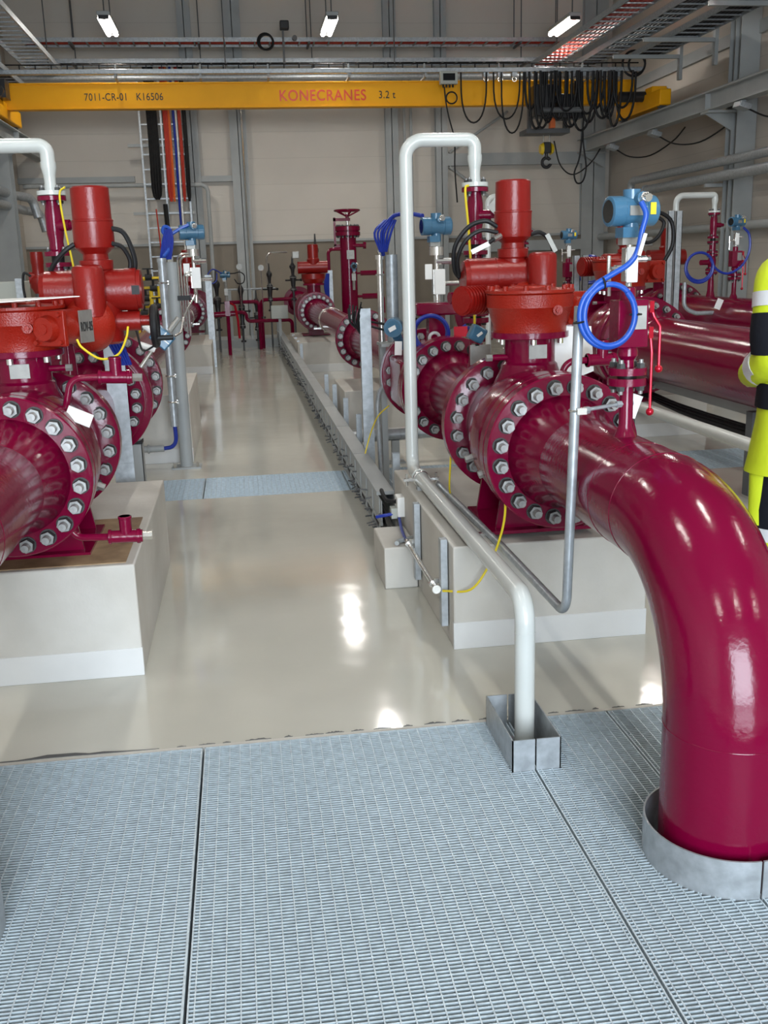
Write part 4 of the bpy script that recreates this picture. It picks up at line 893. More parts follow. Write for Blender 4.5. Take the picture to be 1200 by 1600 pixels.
# grey gauge line pipe bent along the plinth
t = thing('conduit_pipe', (1.0, 3.0, 0.4), 'bent galvanised conduit standing in front of the right pipe and running along the plinth', 'conduit')
MB().tube([(1.01, 2.955, 1.405), (0.985, 2.955, 0.43), (1.06, 3.25, 0.372), (1.06, 3.75, 0.372), (1.06, 4.86, 0.372)], 0.0155, n=16, rb=0.07, k=8).build('pipe', 'galv', t) if False else MB().tube([(1.01, 2.955, 1.405), (0.984, 2.955, 0.425), (0.96, 3.72, 0.452), (0.93, 4.86, 0.456)], 0.0155, n=16, rb=0.06, k=8).build('pipe', 'galv', t)
MB().torus((1.003, 2.955, 1.09), (0, 0, 1), 0.018, 0.004, n=18, m=6).box((1.015, 2.935, 1.09), (0.03, 0.02, 0.02)).box((0.93, 3.9, 0.445), (0.05, 0.03, 0.015)).build('clamp', 'inox', t)
tag(MB().cyl((1.02, 2.945, 1.09), (1.155, 2.985, 1.098), 0.006, n=10).cyl((1.145, 2.982, 1.098), (1.20, 2.99, 1.10), 0.011, n=6).cyl((1.03, 2.947, 1.09), (1.045, 2.951, 1.09), 0.012, n=6).build('threaded_rod', 'galv', loc=(1.1, 2.96, 1.09)), 'threaded rod with nuts holding the conduit to the block valve stem', 'rod')

# white vertical sheet behind the right valve
tag(MB().prism([(1.27, 4.03, 1.275), (1.43, 4.03, 1.270), (1.445, 4.03, 1.085), (1.36, 4.03, 1.055), (1.27, 4.03, 1.07)], (0, 0, 0), (0, 0.003, 0)).build('paper_sheet', 'paper', loc=(1.35, 4.03, 1.2)), 'white sheet hanging behind the conduit at the right valve neck', 'sheet')
def cardtag(x, y, z, w_, h_, a, lab, m='paper'):
    R = Matrix.Rotation(a, 3, 'Y')
    o = tag(MB().box((x, y, z), (w_, 0.003, h_), R).build('tag_card', m, loc=(x, y, z)), lab, 'tag', 'hanging tags'); return o
cardtag(1.215, 3.03, 1.085, 0.05, 0.075, 0.35, 'white card tag hanging under the flanges of the front block valve')
cardtag(1.285, 5.02, 1.80, 0.075, 0.07, 0.75, 'square grey tag hanging from the top flange of the right vent riser', 'alu')
cardtag(1.22, 4.95, 1.46, 0.075, 0.06, 0.3, 'grey tag hanging from the middle flange of the right vent riser', 'alu')
cardtag(0.955, 6.2, 1.03, 0.045, 0.085, 0.05, 'white card tag on the right flow meter side')

# black cables and glands on actuators
def cable(pts, r, m, lab, cat='cable', name='cable', smooth=6):
    return tag(MB().tube(pts, r, n=9, smooth=smooth).build(name, m, loc=pts[0]), lab, cat)
a = PR_(0, 0, 0)
cable([(a.x-0.075, a.y-0.02, a.z+0.43), (a.x-0.13, a.y-0.02, a.z+0.455), (a.x-0.20, a.y, a.z+0.43), (a.x-0.255, a.y+0.02, a.z+0.35), (a.x-0.25, a.y+0.05, a.z+0.25), (a.x-0.2, a.y+0.1, a.z+0.20)], 0.010, 'black', 'upper thick black cable looping left from the right red actuator')
cable([(a.x-0.075, a.y-0.03, a.z+0.405), (a.x-0.15, a.y-0.03, a.z+0.415), (a.x-0.215, a.y-0.02, a.z+0.375), (a.x-0.245, a.y+0.01, a.z+0.30), (a.x-0.23, a.y+0.05, a.z+0.22)], 0.009, 'black', 'lower thick black cable looping left from the right red actuator')
t = thing('cable_gland', (a.x-0.1, a.y-0.06, a.z+0.38), 'steel cable gland with white marker sleeve on the left side of the right actuator', 'cable gland')
MB().cyl((a.x-0.07, a.y-0.055, a.z+0.39), (a.x-0.105, a.y-0.07, a.z+0.375), 0.014, n=8).build('gland', 'inox', t)
MB().cyl((a.x-0.105, a.y-0.07, a.z+0.375), (a.x-0.13, a.y-0.075, a.z+0.36), 0.009, n=10).build('cable_end', 'black', t)
MB().box((a.x-0.165, a.y-0.08, a.z+0.342), (0.085, 0.005, 0.02), Matrix.Rotation(-0.42, 3, 'Y')).build('marker_sleeve', 'paper', t)
cable([(a.x+0.075, a.y-0.02, a.z+0.395), (a.x+0.12, a.y-0.02, a.z+0.40), (a.x+0.17, a.y, a.z+0.36), (a.x+0.19, a.y+0.02, a.z+0.29), (a.x+0.16, a.y+0.05, a.z+0.24)], 0.009, 'black', 'black cable curling down at the right of the right red actuator')
cardtag(a.x+0.165, a.y-0.03, a.z+0.355, 0.02, 0.085, -0.5, 'grey marker sleeve on the cable right of the right actuator', 'alu')
a = PL_(0, 0, 0)
cable([(a.x+0.07, a.y-0.02, a.z+0.46), (a.x+0.12, a.y-0.01, a.z+0.44), (a.x+0.15, a.y, a.z+0.36), (a.x+0.15, a.y+0.01, a.z+0.30), (a.x+0.11, a.y+0.03, a.z+0.265), (a.x+0.08, a.y+0.05, a.z+0.28)], 0.010, 'black', 'outer black cable looping right from the left red actuator')
cable([(a.x+0.07, a.y-0.03, a.z+0.40), (a.x+0.11, a.y-0.02, a.z+0.385), (a.x+0.135, a.y, a.z+0.33), (a.x+0.12, a.y+0.01, a.z+0.28), (a.x+0.075, a.y+0.03, a.z+0.27)], 0.009, 'black', 'inner black cable looping right from the left red actuator')
cable([(a.x-0.075, a.y-0.03, a.z+0.40), (a.x-0.12, a.y-0.03, a.z+0.37), (a.x-0.175, a.y-0.01, a.z+0.31), (a.x-0.2, a.y+0.02, a.z+0.24), (a.x-0.19, a.y+0.07, a.z+0.18)], 0.010, 'black', 'black cable running down left of the left red actuator')
# earth wires
cable([(0.937, 3.66, 0.80), (0.945, 3.64, 0.72), (0.965, 3.65, 0.62), (0.955, 3.68, 0.50), (0.91, 3.70, 0.37), (0.84, 3.72, 0.27), (0.752, 3.84, 0.232)], 0.0048, 'ygwire', 'yellow earth wire from the right front flange to the conduit end on the plinth', 'wire', 'earth_wire')
cable([(-0.57, 4.5, 1.95), (-0.78, 5.06, 1.94), (-0.80, 5.03, 1.85), (-0.79, 5.02, 1.65), (-0.765, 5.0, 1.4)], 0.0048, 'ygwire', 'yellow earth wire on the left vent riser', 'wire', 'earth_wire') if False else cable([(-0.78, 5.06, 1.935), (-0.80, 5.02, 1.90), (-0.79, 5.01, 1.75), (-0.765, 5.0, 1.55), (-0.755, 5.0, 1.35)], 0.0048, 'ygwire', 'yellow earth wire on the left vent riser', 'wire', 'earth_wire')
cable([(1.145, 5.04, 1.905), (1.125, 5.02, 1.88), (1.135, 5.0, 1.7), (1.145, 4.99, 1.5), (1.16, 4.99, 1.25), (1.14, 5.0, 1.20)], 0.006, 'ygwire', 'yellow earth wire along the right vent riser', 'wire', 'earth_wire')
cable([(-0.62, 3.95, 1.30), (-0.60, 3.93, 1.27), (-0.54, 3.95, 1.225), (-0.48, 4.0, 1.235), (-0.455, 4.1, 1.29), (-0.45, 4.15, 1.33)], 0.0045, 'ygwire', 'yellow earth wire sagging below the left worm gearbox', 'wire', 'earth_wire')
cable([(0.93, 4.48, 0.75), (0.925, 4.5, 0.62), (0.93, 4.55, 0.50), (0.95, 4.6, 0.44)], 0.0045, 'ygwire', 'yellow green earth wire from the rear flange of the right valve', 'wire', 'earth_wire')
cable([(0.90, 6.3, 0.66), (0.84, 6.4, 0.58), (0.80, 6.5, 0.45), (0.76, 6.5, 0.32)], 0.0045, 'ygwire', 'yellow earth wire below the right flow meter running to the cable tray', 'wire', 'earth_wire')

# ------------------------------------------------------------------ cable tray along the aisle
t = thing('cable_tray', (0.74, 12.5, 0.1), 'long grey edge-standing cable tray along the right of the aisle', 'cable tray')
y = 5.45; segs = []
while y < 20.6: MB().bx(0.695, 0.795, y+0.006, min(y+1.2, 20.7)-0.006, 0.275, 0.295).build('lid', 'steel', t); y += 1.2
MB().bx(0.790, 0.796, 5.3, 20.7, 0.02, 0.275).bx(0.70, 0.79, 5.2, 20.7, 0.045, 0.055).bx(0.70, 0.704, 5.3, 20.7, 0.15, 0.275).bx(0.694, 0.706, 5.3, 20.7, 0.135, 0.152).build('side_plate', 'steel', t)
repeat('upright_slat', MB().bx(0.694, 0.699, 5.35, 5.38, 0.09, 0.275), 'steel', t, [(0, i*0.3, 0) for i in range(1, 50)])
mb = MB()
for i in range(5): mb.tube([(0.72+0.012*(i % 2), 5.0, 0.06+0.03*i), (0.725, 5.6, 0.08+0.035*i), (0.72+0.01*i, 9, 0.08+0.035*i), (0.72, 20.5, 0.08+0.03*i)], 0.013, n=7)
mb.build('cables', 'black', t)
mb = MB()
for i in range(230):
    y = random.uniform(5.2, 20); z = random.choice((0.06, 0.07, 0.12, 0.2)); l = random.uniform(0.015, 0.05)
    d = V((-1, random.uniform(-0.7, 0.7), random.uniform(-0.6, 0.5))).normalized()
    mb.cyl(V((0.705, y, z)), V((0.705, y, z))+d*l, 0.005, n=5)
q = mb.build('cable_tie_ends', 'darksteel', t); q['kind'] = 'stuff'
for i, y in enumerate((5.52, 7.35, 8.3, 9.3, 10.2, 14.4, 15.1, 15.8, 16.5)):
    h = 0.50 if i == 0 else 0.46
    lb = ['short slotted steel post at the near end of the cable tray, behind the junction box', 'short slotted post by the tall strut foot', 'slotted post of the cable tray before the second right plinth', 'slotted post of the cable tray at the second right plinth front', 'slotted post of the cable tray at the second right plinth rear', 'first of the far slotted tray posts', 'second of the far slotted tray posts', 'third of the far slotted tray posts', 'last of the far slotted tray posts'][i]
    tag(MB().bx(0.80, 0.805, y-0.02, y+0.02, 0, h).bx(0.805, 0.84, y-0.02, y-0.016, 0, h).bx(0.805, 0.84, y+0.016, y+0.02, 0, h).build('slotted_post', 'galv', loc=(0.82, y, 0)), lb, 'post', 'cable tray posts')
# struts fixed on the plinth side
for y, lab in ((3.88, 'vertical galvanised strip near the front corner of the right plinth side'), (4.52, 'vertical galvanised strip on the right plinth side beside the small block')):
    tag(MB().bx(0.748, 0.777, y-0.022, y+0.022, 0.07, 0.445).build('strut_channel', 'galv', loc=(0.76, y, 0.07), bev=0.002), lab, 'strut', 'plinth struts')
t = thing('earth_conduit', (0.74, 4.2, 0.23), 'thin silver conduit with open end fixed along the right plinth side', 'conduit')
MB().cyl((0.728, 3.86, 0.235), (0.728, 4.62, 0.235), 0.0115, n=14, cap=True).build('pipe', 'inox', t)
MB().torus((0.728, 3.855, 0.235), (0, 1, 0), 0.014, 0.005, n=18).cyl((0.728, 3.852, 0.235), (0.728, 3.858, 0.235), 0.0135, n=16).build('end_bush', 'plastic', t)
for y in (3.93, 4.55): MB().torus((0.728, y, 0.235), (0, 1, 0), 0.0145, 0.004, n=16, m=6).box((0.745, y, 0.25), (0.03, 0.02, 0.02)).build('clamp', 'inox', t)
t = thing('junction_box', (0.72, 5.0, 0.22), 'small white junction box with cables at the near end of the cable tray', 'junction box')
MB().bx(0.745, 0.86, 5.0, 5.10, 0.255, 0.36).build('housing', 'plastic', t, bev=0.004)
MB().bx(0.715, 0.745, 5.02, 5.08, 0.245, 0.30).build('gland_block', 'beige', t)
MB().bx(0.80, 0.84, 5.06, 5.10, 0.215, 0.256).build('stand', 'steel', t)
cable([(0.745, 5.05, 0.33), (0.70, 5.1, 0.33), (0.69, 5.2, 0.36), (0.72, 5.4, 0.30)], 0.011, 'black', 'thick black cable entering the white junction box from the tray')
cable([(0.745, 5.03, 0.27), (0.69, 5.03, 0.265), (0.64, 5.06, 0.25)], 0.009, 'darkblue', 'dark blue cable end sticking out left of the white junction box')
cable([(0.755, 5.02, 0.25), (0.745, 4.9, 0.23), (0.735, 4.75, 0.225), (0.729, 4.63, 0.235)], 0.008, 'darkblue', 'dark blue cable from the white junction box into the thin conduit')
cable([(0.80, 4.72, 0.223), (0.70, 4.66, 0.225), (0.68, 4.62, 0.225)], 0.012, 'steel', 'grey clamp bracket lying on the small concrete block', 'bracket', 'bracket')

# ------------------------------------------------------------------ poles and struts
t = thing('steel_strut', (0.86, 6.9, 0), 'tall galvanised strut in front of the right line with black cable bunch on top', 'strut')
MB().bx(0.80, 0.875, 6.88, 6.886, 0.0, 1.25).bx(0.80, 0.806, 6.886, 6.93, 0.0, 1.25).bx(0.869, 0.875, 6.886, 6.93, 0.0, 1.25).build('channel', 'galv', t)
MB().bx(0.78, 0.90, 6.855, 6.96, 0.0, 0.012).build('base_plate', 'galv', t)
mb = MB()
for i in range(9):
    a = random.uniform(0, 6.28); mb.tube([(0.80, 6.9, 1.08+0.01*i), (0.76+0.03*math.cos(a), 6.88, 1.16), (0.77+0.05*math.cos(a), 6.88+0.04*math.sin(a), 1.24+0.02*i/3)], 0.006, n=6, smooth=4)
tag(mb.build('cable_bunch', 'black', loc=(0.78, 6.9, 1.15)), 'bunch of black cable ends tied to the top of the tall strut', 'cables')
cable([(0.87, 6.9, 1.16), (1.0, 6.8, 1.14), (1.08, 6.6, 1.17), (1.10, 6.4, 1.24)], 0.008, 'black', 'upper black cable from the tall strut to the right flow meter')
cable([(0.87, 6.9, 1.13), (0.98, 6.85, 1.10), (1.06, 6.6, 1.12), (1.09, 6.3, 1.20)], 0.008, 'black', 'lower black cable from the tall strut to the right flow meter')
tag(MB().tube([(0.90, 6.75, 0.01), (0.885, 6.75, 0.60), (0.90, 6.74, 0.70), (1.02, 6.7, 0.83), (1.06, 6.7, 0.86)], 0.016, n=12, rb=0.08).build('conduit_pipe', 'galv', loc=(0.9, 6.75, 0)), 'slim conduit bending from the tall strut foot towards the right flow meter', 'conduit')
tag(MB().cyl((0.80, 7.75, 0.22), (1.6, 7.75, 0.23), 0.045, n=14).build('cross_pipe', 'galv', loc=(1.2, 7.75, 0.22)), 'grey cross pipe low behind the tall strut', 'pipe')
t = thing('pipe_support', (1.15, 7.85, 0), 'steel floor support holding the low grey cross pipe', 'support')
MB().bx(1.12, 1.18, 7.72, 7.78, 0, 0.18).bx(1.08, 1.22, 7.68, 7.82, 0, 0.012).build('stand', 'steel', t)
t = thing('steel_strut', (-0.69, 5.5, 0), 'tall galvanised strut behind the left valve beside the aisle', 'strut')
MB().bx(-0.735, -0.645, 5.50, 5.506, 0.0, 1.36).bx(-0.735, -0.729, 5.506, 5.56, 0.0, 1.36).bx(-0.651, -0.645, 5.506, 5.56, 0.0, 1.36).bx(-0.645, -0.63, 5.50, 5.503, 0.0, 1.36).build('channel', 'galv', t)
MB().bx(-0.74, -0.64, 5.494, 5.50, 0.47, 0.53).build('splice_plate', 'galv', t)
t.location = t.location
t = thing('cable_duct', (-0.70, 6.2, 0), 'grey open-topped metal duct standing beside the left strut', 'duct')
MB().bx(-0.755, -0.65, 6.18, 6.185, 0, 0.53).bx(-0.755, -0.75, 6.18, 6.28, 0, 0.53).bx(-0.655, -0.65, 6.18, 6.28, 0, 0.53).bx(-0.755, -0.65, 6.275, 6.28, 0, 0.53).build('sheet', 'steel', t)
MB().bx(-0.757, -0.648, 6.176, 6.181, 0.515, 0.535).bx(-0.757, -0.752, 6.18, 6.284, 0.515, 0.535).bx(-0.653, -0.648, 6.18, 6.284, 0.515, 0.535).build('rubber_edge', 'black', t)
tag(MB().bx(-1.0, -0.60, 5.56, 5.60, 0.33, 0.37).build('cross_rail', 'galv', loc=(-0.8, 5.58, 0.35)), 'short galvanised cross rail behind the left plinth', 'rail')
# grey poles of the left line
t = thing('support_pole', (-0.50, 8.03, 0), 'thick grey instrument pole with floor plate on the left of the aisle', 'pole')
MB().cyl((-0.505, 8.03, 0.01), (-0.505, 8.03, 1.60), 0.050, n=20).build('pole', 'steel', t)
MB().bx(-0.62, -0.39, 7.94, 8.12, 0, 0.012).build('base_plate', 'steel', t)
for dx in (-0.09, 0.09): MB().cyl((-0.505+dx, 7.96, 0.012), (-0.505+dx, 7.96, 0.05), 0.012, n=6).build('anchor_bolt', 'inox', t)
t = thing('conduit_pole', (-0.57, 7.85, 0), 'slim silver conduit in front of the thick grey pole', 'conduit')
MB().cyl((-0.565, 7.87, 0.36), (-0.565, 7.87, 1.61), 0.030, n=16).cyl((-0.565, 7.87, 1.60), (-0.565, 7.87, 1.63), 0.035, n=16).build('pipe', 'galv', t)
for z in (0.55, 0.75, 1.45): MB().torus((-0.565, 7.87, z), (0, 0, 1), 0.034, 0.007, n=16, m=6).box((-0.535, 7.93, z), (0.02, 0.10, 0.03)).build('clamp', 'inox', t)
cable([(-0.565, 7.87, 0.36), (-0.565, 7.87, 0.25), (-0.60, 7.87, 0.20), (-0.66, 7.87, 0.19)], 0.016, 'darkblue', 'blue cable from the slim conduit into the low grey tube')
tag(MB().cyl((-0.66, 7.87, 0.19), (-0.98, 7.87, 0.19), 0.026, n=14).torus((-0.78, 7.87, 0.19), (1, 0, 0), 0.03, 0.008, n=16, m=6).build('cable_tube', 'steel', loc=(-0.8, 7.87, 0.19)), 'low grey tube across the front of the second left plinth', 'tube')

def remote_transmitter(X, Y, z, lab, yaw=0.0, s=1.0, white_runs=True):
    t = thing('pressure_transmitter', (X, Y, z-0.3*s), lab, 'transmitter', 'blue transmitters')
    transmitter_head(t, X, Y, z, s, yaw, True)
    MB().cyl((X, Y, z-0.10*s), (X, Y, z-0.14*s), 0.036*s, n=18).cyl((X, Y, z-0.14*s), (X, Y, z-0.42*s), 0.012*s, n=12).box((X, Y, z-0.27*s), (0.045*s, 0.045*s, 0.12*s)).build('manifold', 'inox', t)
    MB().box((X+0.01*s, Y-0.03*s, z-0.27*s), (0.055*s, 0.008, 0.125*s)).box((X-0.045*s, Y-0.02*s, z-0.22*s), (0.038*s, 0.008, 0.075*s)).build('cover_plate', 'plastic', t, bev=0.006)
    MB().cyl((X, Y, z-0.17*s), (X+0.08*s, Y-0.02*s, z-0.17*s), 0.016*s, n=10).cyl((X+0.04*s, Y, z-0.28*s), (X+0.11*s, Y-0.02*s, z-0.28*s), 0.012*s, n=10).build('bleed_screw', 'inox', t)
    return t
remote_transmitter(-0.335, 8.03, 1.815, 'blue transmitter on steel tubing above the thick grey pole at left', yaw=0.15, s=1.25)
t = thing('impulse_tubing', (-0.38, 8.0, 1.0), 'bundle of thin bent steel tubes beside the thick grey pole', 'tubing')
for i, (x, zz) in enumerate(((-0.455, 1.66), (-0.435, 1.64), (-0.415, 1.52), (-0.395, 1.50))):
    MB().tube([(-0.34, 8.0, zz), (x, 8.0, zz), (x, 8.0, 1.10-0.02*i)], 0.008, n=8, rb=0.05).build('tube', 'inox', t)
MB().box((-0.425, 8.0, 1.33), (0.10, 0.03, 0.035)).build('tube_clip', 'black', t)
MB().tube([(-0.335, 8.0, 1.42), (-0.335, 8.0, 1.36), (-0.42, 7.6, 1.20), (-0.44, 7.5, 1.10), (-0.52, 6.0, 0.98+0.12)], 0.008, n=8, rb=0.03).build('sloping_tube', 'inox', t)
cable([(-0.35, 7.98, 1.87), (-0.42, 7.98, 1.84), (-0.50, 7.98, 1.80), (-0.545, 7.97, 1.82), (-0.53, 7.97, 1.86), (-0.49, 7.97, 1.83), (-0.51, 7.95, 1.70), (-0.55, 7.9, 1.64)], 0.013, 'blue', 'blue cable from the left pole transmitter into the slim conduit')
mb = MB()
for i in range(7): mb.tube([(-0.52+0.006*i, 7.96, 1.84), (-0.55+0.012*i, 7.95, 1.75), (-0.575+0.012*i, 7.94, 1.62)], 0.009, n=7, smooth=4)
tag(mb.build('cable_bundle', 'darkblue', loc=(-0.54, 7.95, 1.7)), 'flat hanging bundle of blue cable above the slim conduit at left', 'cables')
# small blue connector box on left valve
t = thing('sensor_connector', (-0.46, 5.0, 1.15), 'small light blue square sensor box with cross shaped top beside the left valve', 'sensor')
R = Matrix.Rotation(0.75, 3, 'Y')
MB().box((-0.40, 5.2, 1.215), (0.105, 0.07, 0.085), R).build('box', 'tblue', t, bev=0.008)
MB().box((-0.40, 5.163, 1.215), (0.09, 0.004, 0.006), R).box((-0.40, 5.163, 1.215), (0.006, 0.004, 0.075), R).build('cross_mark', 'plastic', t)
MB().cyl((-0.44, 5.2, 1.175), (-0.515, 5.16, 1.075), 0.010, n=10).build('probe', 'inox', t)
MB().cyl((-0.36, 5.2, 1.25), (-0.31, 5.2, 1.31), 0.016, n=10).build('stem', 'inox', t)
MB().cyl((-0.45, 5.2, 1.25), (-0.51, 5.2, 1.30), 0.016, n=10).cyl((-0.44, 5.17, 1.16), (-0.51, 5.15, 1.19), 0.016, n=10).build('connector', 'plastic', t)
cable([(-0.31, 5.2, 1.31), (-0.22, 5.5, 1.42), (-0.15, 6.0, 1.5)], 0.006, 'inox', 'thin steel capillary rising from the light blue sensor box', 'tube', 'capillary_tube') if False else None
cable([(-0.51, 5.2, 1.30), (-0.55, 5.3, 1.33), (-0.62, 5.4, 1.36), (-0.66, 5.6, 1.33)], 0.010, 'plastic', 'white and blue cable from the light blue sensor box')
cable([(-0.44, 4.28, 1.36), (-0.46, 4.6, 1.27), (-0.48, 5.0, 1.17), (-0.435, 5.19, 1.18)], 0.005, 'black', 'thin black wire from the black handwheel down to the light blue sensor box')
mb = MB()
for i in range(5): mb.tube([(-0.60+0.01*i, 4.45, 1.33), (-0.62+0.015*i, 4.75, 1.26), (-0.57+0.01*i, 4.85, 1.12)], 0.008, n=7, smooth=4)
tag(mb.build('cable_bundle', 'darkblue', loc=(-0.58, 4.88, 1.27)), 'short dark blue cable bundle under the left worm gearbox', 'cables')
# angle strut at far left
t = thing('steel_strut', (-0.46, 16.4, 0), 'far galvanised strut beside the left line near the end of the aisle', 'strut')
MB().bx(-0.53, -0.44, 16.38, 16.39, 0, 1.44).bx(-0.44, -0.43, 16.38, 16.46, 0, 1.44).build('channel', 'galv', t)
# strut beside the right flow line (far)
t = thing('steel_strut', (1.62, 17.2, 0), 'far galvanised strut left of the handwheel riser', 'strut')
MB().bx(1.44, 1.53, 16.95, 16.96, 0, 1.45).bx(1.53, 1.54, 16.95, 17.02, 0, 1.45).build('channel', 'galv', t)

# transmitters on the right line behind the white pipe
t = thing('instrument_plate', (1.1, 7.0, 0), 'tall grey back plate with two pipes behind the white vent pipe', 'plate')
MB().bx(1.115, 1.125, 6.62, 6.95, 1.02, 1.80).build('plate', 'galv', t)
MB().cyl((1.03, 6.9, 1.02), (1.03, 6.9, 1.60), 0.042, n=16).build('pole', 'galv', t)
MB().cyl((0.95, 6.9, 1.02), (0.95, 6.9, 1.58), 0.022, n=14).cyl((0.95, 6.9, 1.57), (0.95, 6.9, 1.60), 0.03, n=14).torus((0.95, 6.9, 1.47), (0, 0, 1), 0.026, 0.006, n=14, m=6).build('conduit', 'inox', t)
MB().bx(0.92, 1.2, 6.7, 6.95, 1.0, 1.02).bx(0.93, 0.97, 6.86, 6.94, 0.0, 1.0).build('stand', 'steel', t)
remote_transmitter(1.235, 6.35, 1.76, 'blue transmitter with two white covers behind the yellow wire of the right riser', yaw=0.1, s=1.25)
tag(MB().cyl((1.235, 6.36, 1.34), (1.24, 6.36, 1.09), 0.022, n=12).build('standpipe', 'white', loc=(1.24, 6.36, 1.05)), 'white standpipe below the blue transmitter of the right line', 'pipe')
cable([(1.18, 6.5, 1.83), (1.10, 6.6, 1.85), (1.02, 6.7, 1.84), (0.97, 6.75, 1.76), (0.95, 6.8, 1.66), (0.97, 6.85, 1.60)], 0.014, 'darkblue', 'blue cable looping from the right line transmitter to the back plate')
mb = MB()
for i in range(6): mb.tube([(1.04-0.014*i, 6.72, 1.82), (1.01-0.022*i, 6.74, 1.74), (0.98-0.008*i, 6.78, 1.62)], 0.008, n=7, smooth=4)
tag(mb.build('cable_bundle', 'darkblue', loc=(1.0, 6.75, 1.7)), 'hanging blue cable bundle left of the right line transmitter', 'cables')
t = tag(MB().torus((1.115, 5.95, 1.13), (0.1, 1, 0), 0.105, 0.013, n=36).torus((1.12, 5.97, 1.135), (0.15, 1, 0), 0.098, 0.012, n=36).tube([(1.20, 5.95, 1.09), (1.26, 5.9, 1.10), (1.30, 5.85, 1.16), (1.34, 5.85, 1.18)], 0.02, n=10, smooth=5).build('cable_coil', 'darkblue', loc=(1.12, 5.95, 1.13)), 'dark blue cable coil in front of the right flow meter', 'cable')
tag(MB().bx(1.225, 1.305, 5.80, 5.803, 1.115, 1.175).build('red_tag', 'lever', loc=(1.26, 5.8, 1.13)), 'red square tag above the rear flange of the right spool', 'tag')
tag(MB().torus((1.15, 6.02, 1.10), (0, 1, 0.2), 0.03, 0.010, n=20).build('cable_ring', 'plastic', loc=(1.15, 6.02, 1.1)), 'small white coiled lead inside the dark blue cable coil', 'cable')
t = thing('field_sensor', (0.93, 6.25, 1.1), 'round blue sensor head with label at the left of the white vent pipe', 'sensor')
MB().cyl((0.945, 6.28, 1.16), (0.925, 6.20, 1.155), 0.058, n=24).cyl((0.925, 6.20, 1.155), (0.922, 6.19, 1.154), 0.045, n=24).cyl((0.96, 6.28, 1.10), (1.0, 6.35, 1.03), 0.03, n=14).build('housing', 'tblue', t)
MB().box((0.922, 6.186, 1.154), (0.055, 0.004, 0.026), Matrix.Rotation(-0.45, 3, 'Y')).build('label_plate', 'plastic', t)
t = thing('field_sensor', (1.10, 4.80, 1.1), 'blue box shaped sensor head between the right riser and the valve neck', 'sensor')
MB().box((1.115, 4.75, 1.205), (0.075, 0.07, 0.075), Matrix.Rotation(0.5, 3, 'Y')).build('housing', 'tblue', t, bev=0.01)
MB().box((1.12, 4.71, 1.205), (0.03, 0.004, 0.012), Matrix.Rotation(-0.6, 3, 'Y')).build('label_plate', 'plastic', t)
MB().bx(1.075, 1.175, 4.72, 4.724, 1.06, 1.155).bx(1.10, 1.12, 4.72, 4.80, 1.15, 1.155).build('bracket_plate', 'alu', t)

# ------------------------------------------------------------------ third line (thick pipe) and fourth line
def big_pipe(X, y0, y1, r, lab):
    t = thing('header_pipe', (X, (y0+y1)/2, AZ), lab, 'pipe', 'thick header pipes')
    MB().lathe([(r, y0), (r, y1-0.42), (r+0.006, y1-0.41), (r, y1-0.40), (r+0.01, y1-0.25), (r+0.05, y1-0.08), (r+0.13, y1-0.078), (r+0.13, y1)], (X, 0, AZ), (0, 1, 0), n=52).build('pipe', 'maroon', t, ang=28)
    return t
p3 = big_pipe(TX, 3.6, 7.85, 0.245, 'thickest maroon pipe at the right, behind the red levers')
bolts(p3, TX, 7.772, AZ, 0.325, n=20)
v3, Q3, P3 = ball_valve(TX, 7.86, 'large maroon ball valve with red actuator on the third line', 12, k=1.32, kg=1.35, ka=0.92, drop=0.10)
sp3 = spool(TX, 8.86, 13.5, 'maroon pipe run behind the large valve of the third line', r=0.245, fr=0.37)
MB().bx(TX-0.16, TX+0.16, 7.2, 7.55, 0.36, 0.374).prism([(TX-0.14, 7.36, 0.37), (TX+0.14, 7.36, 0.37), (TX+0.2, 7.36, 0.7), (TX-0.2, 7.36, 0.7)], (0, 0, 0), (0, 0.02, 0)).bx(TX-0.2, TX+0.2, 7.15, 7.6, 0.0, 0.36).build('saddle', 'maroon', p3) if False else None
t = thing('pipe_saddle', (TX-0.1, 8.1, 0.36), 'dark maroon saddle foot of the third line standing on its plinth', 'support')
p4 = big_pipe(QX, 4.5, 11.9, 0.245, 'maroon pipe of the fourth line behind the third one')
bolts(p4, QX, 11.82, AZ, 0.325, n=20)
v4 = far_valve(QX, 11.95, 'red actuated valve on the fourth line at the right')
MB().bx(TX-0.28, TX+0.22, 8.27, 8.62, 0.36, 0.375).prism([(TX-0.2, 8.4, 0.37), (TX+0.2, 8.4, 0.37), (TX+0.15, 8.4, 0.55), (TX-0.15, 8.4, 0.55)], (0, 0, 0), (0, 0.03, 0)).build('saddle', 'maroon', t)
dbb(TX, 9.8, 'small maroon block valve on the third line right of the right gearbox', z0=AZ+0.24, hlab='small blue transmitter on the third line, seen right of the right actuator', yaw=0.1)
dbb(QX, 10.4, 'maroon block valve on the fourth line left of the worker', z0=AZ+0.24, s=1.15, hlab='blue transmitter on the fourth line left of the worker', yaw=0.3)
t = tag(MB().torus((3.42, 9.7, 1.42), (0, 1, 0), 0.13, 0.012, n=30).torus((3.43, 9.72, 1.43), (0, 1, 0), 0.125, 0.011, n=30).build('cable_coil', 'darkblue', loc=(3.4, 9.7, 1.4)), 'dark blue cable coil beside the small transmitter of the third line', 'cable')
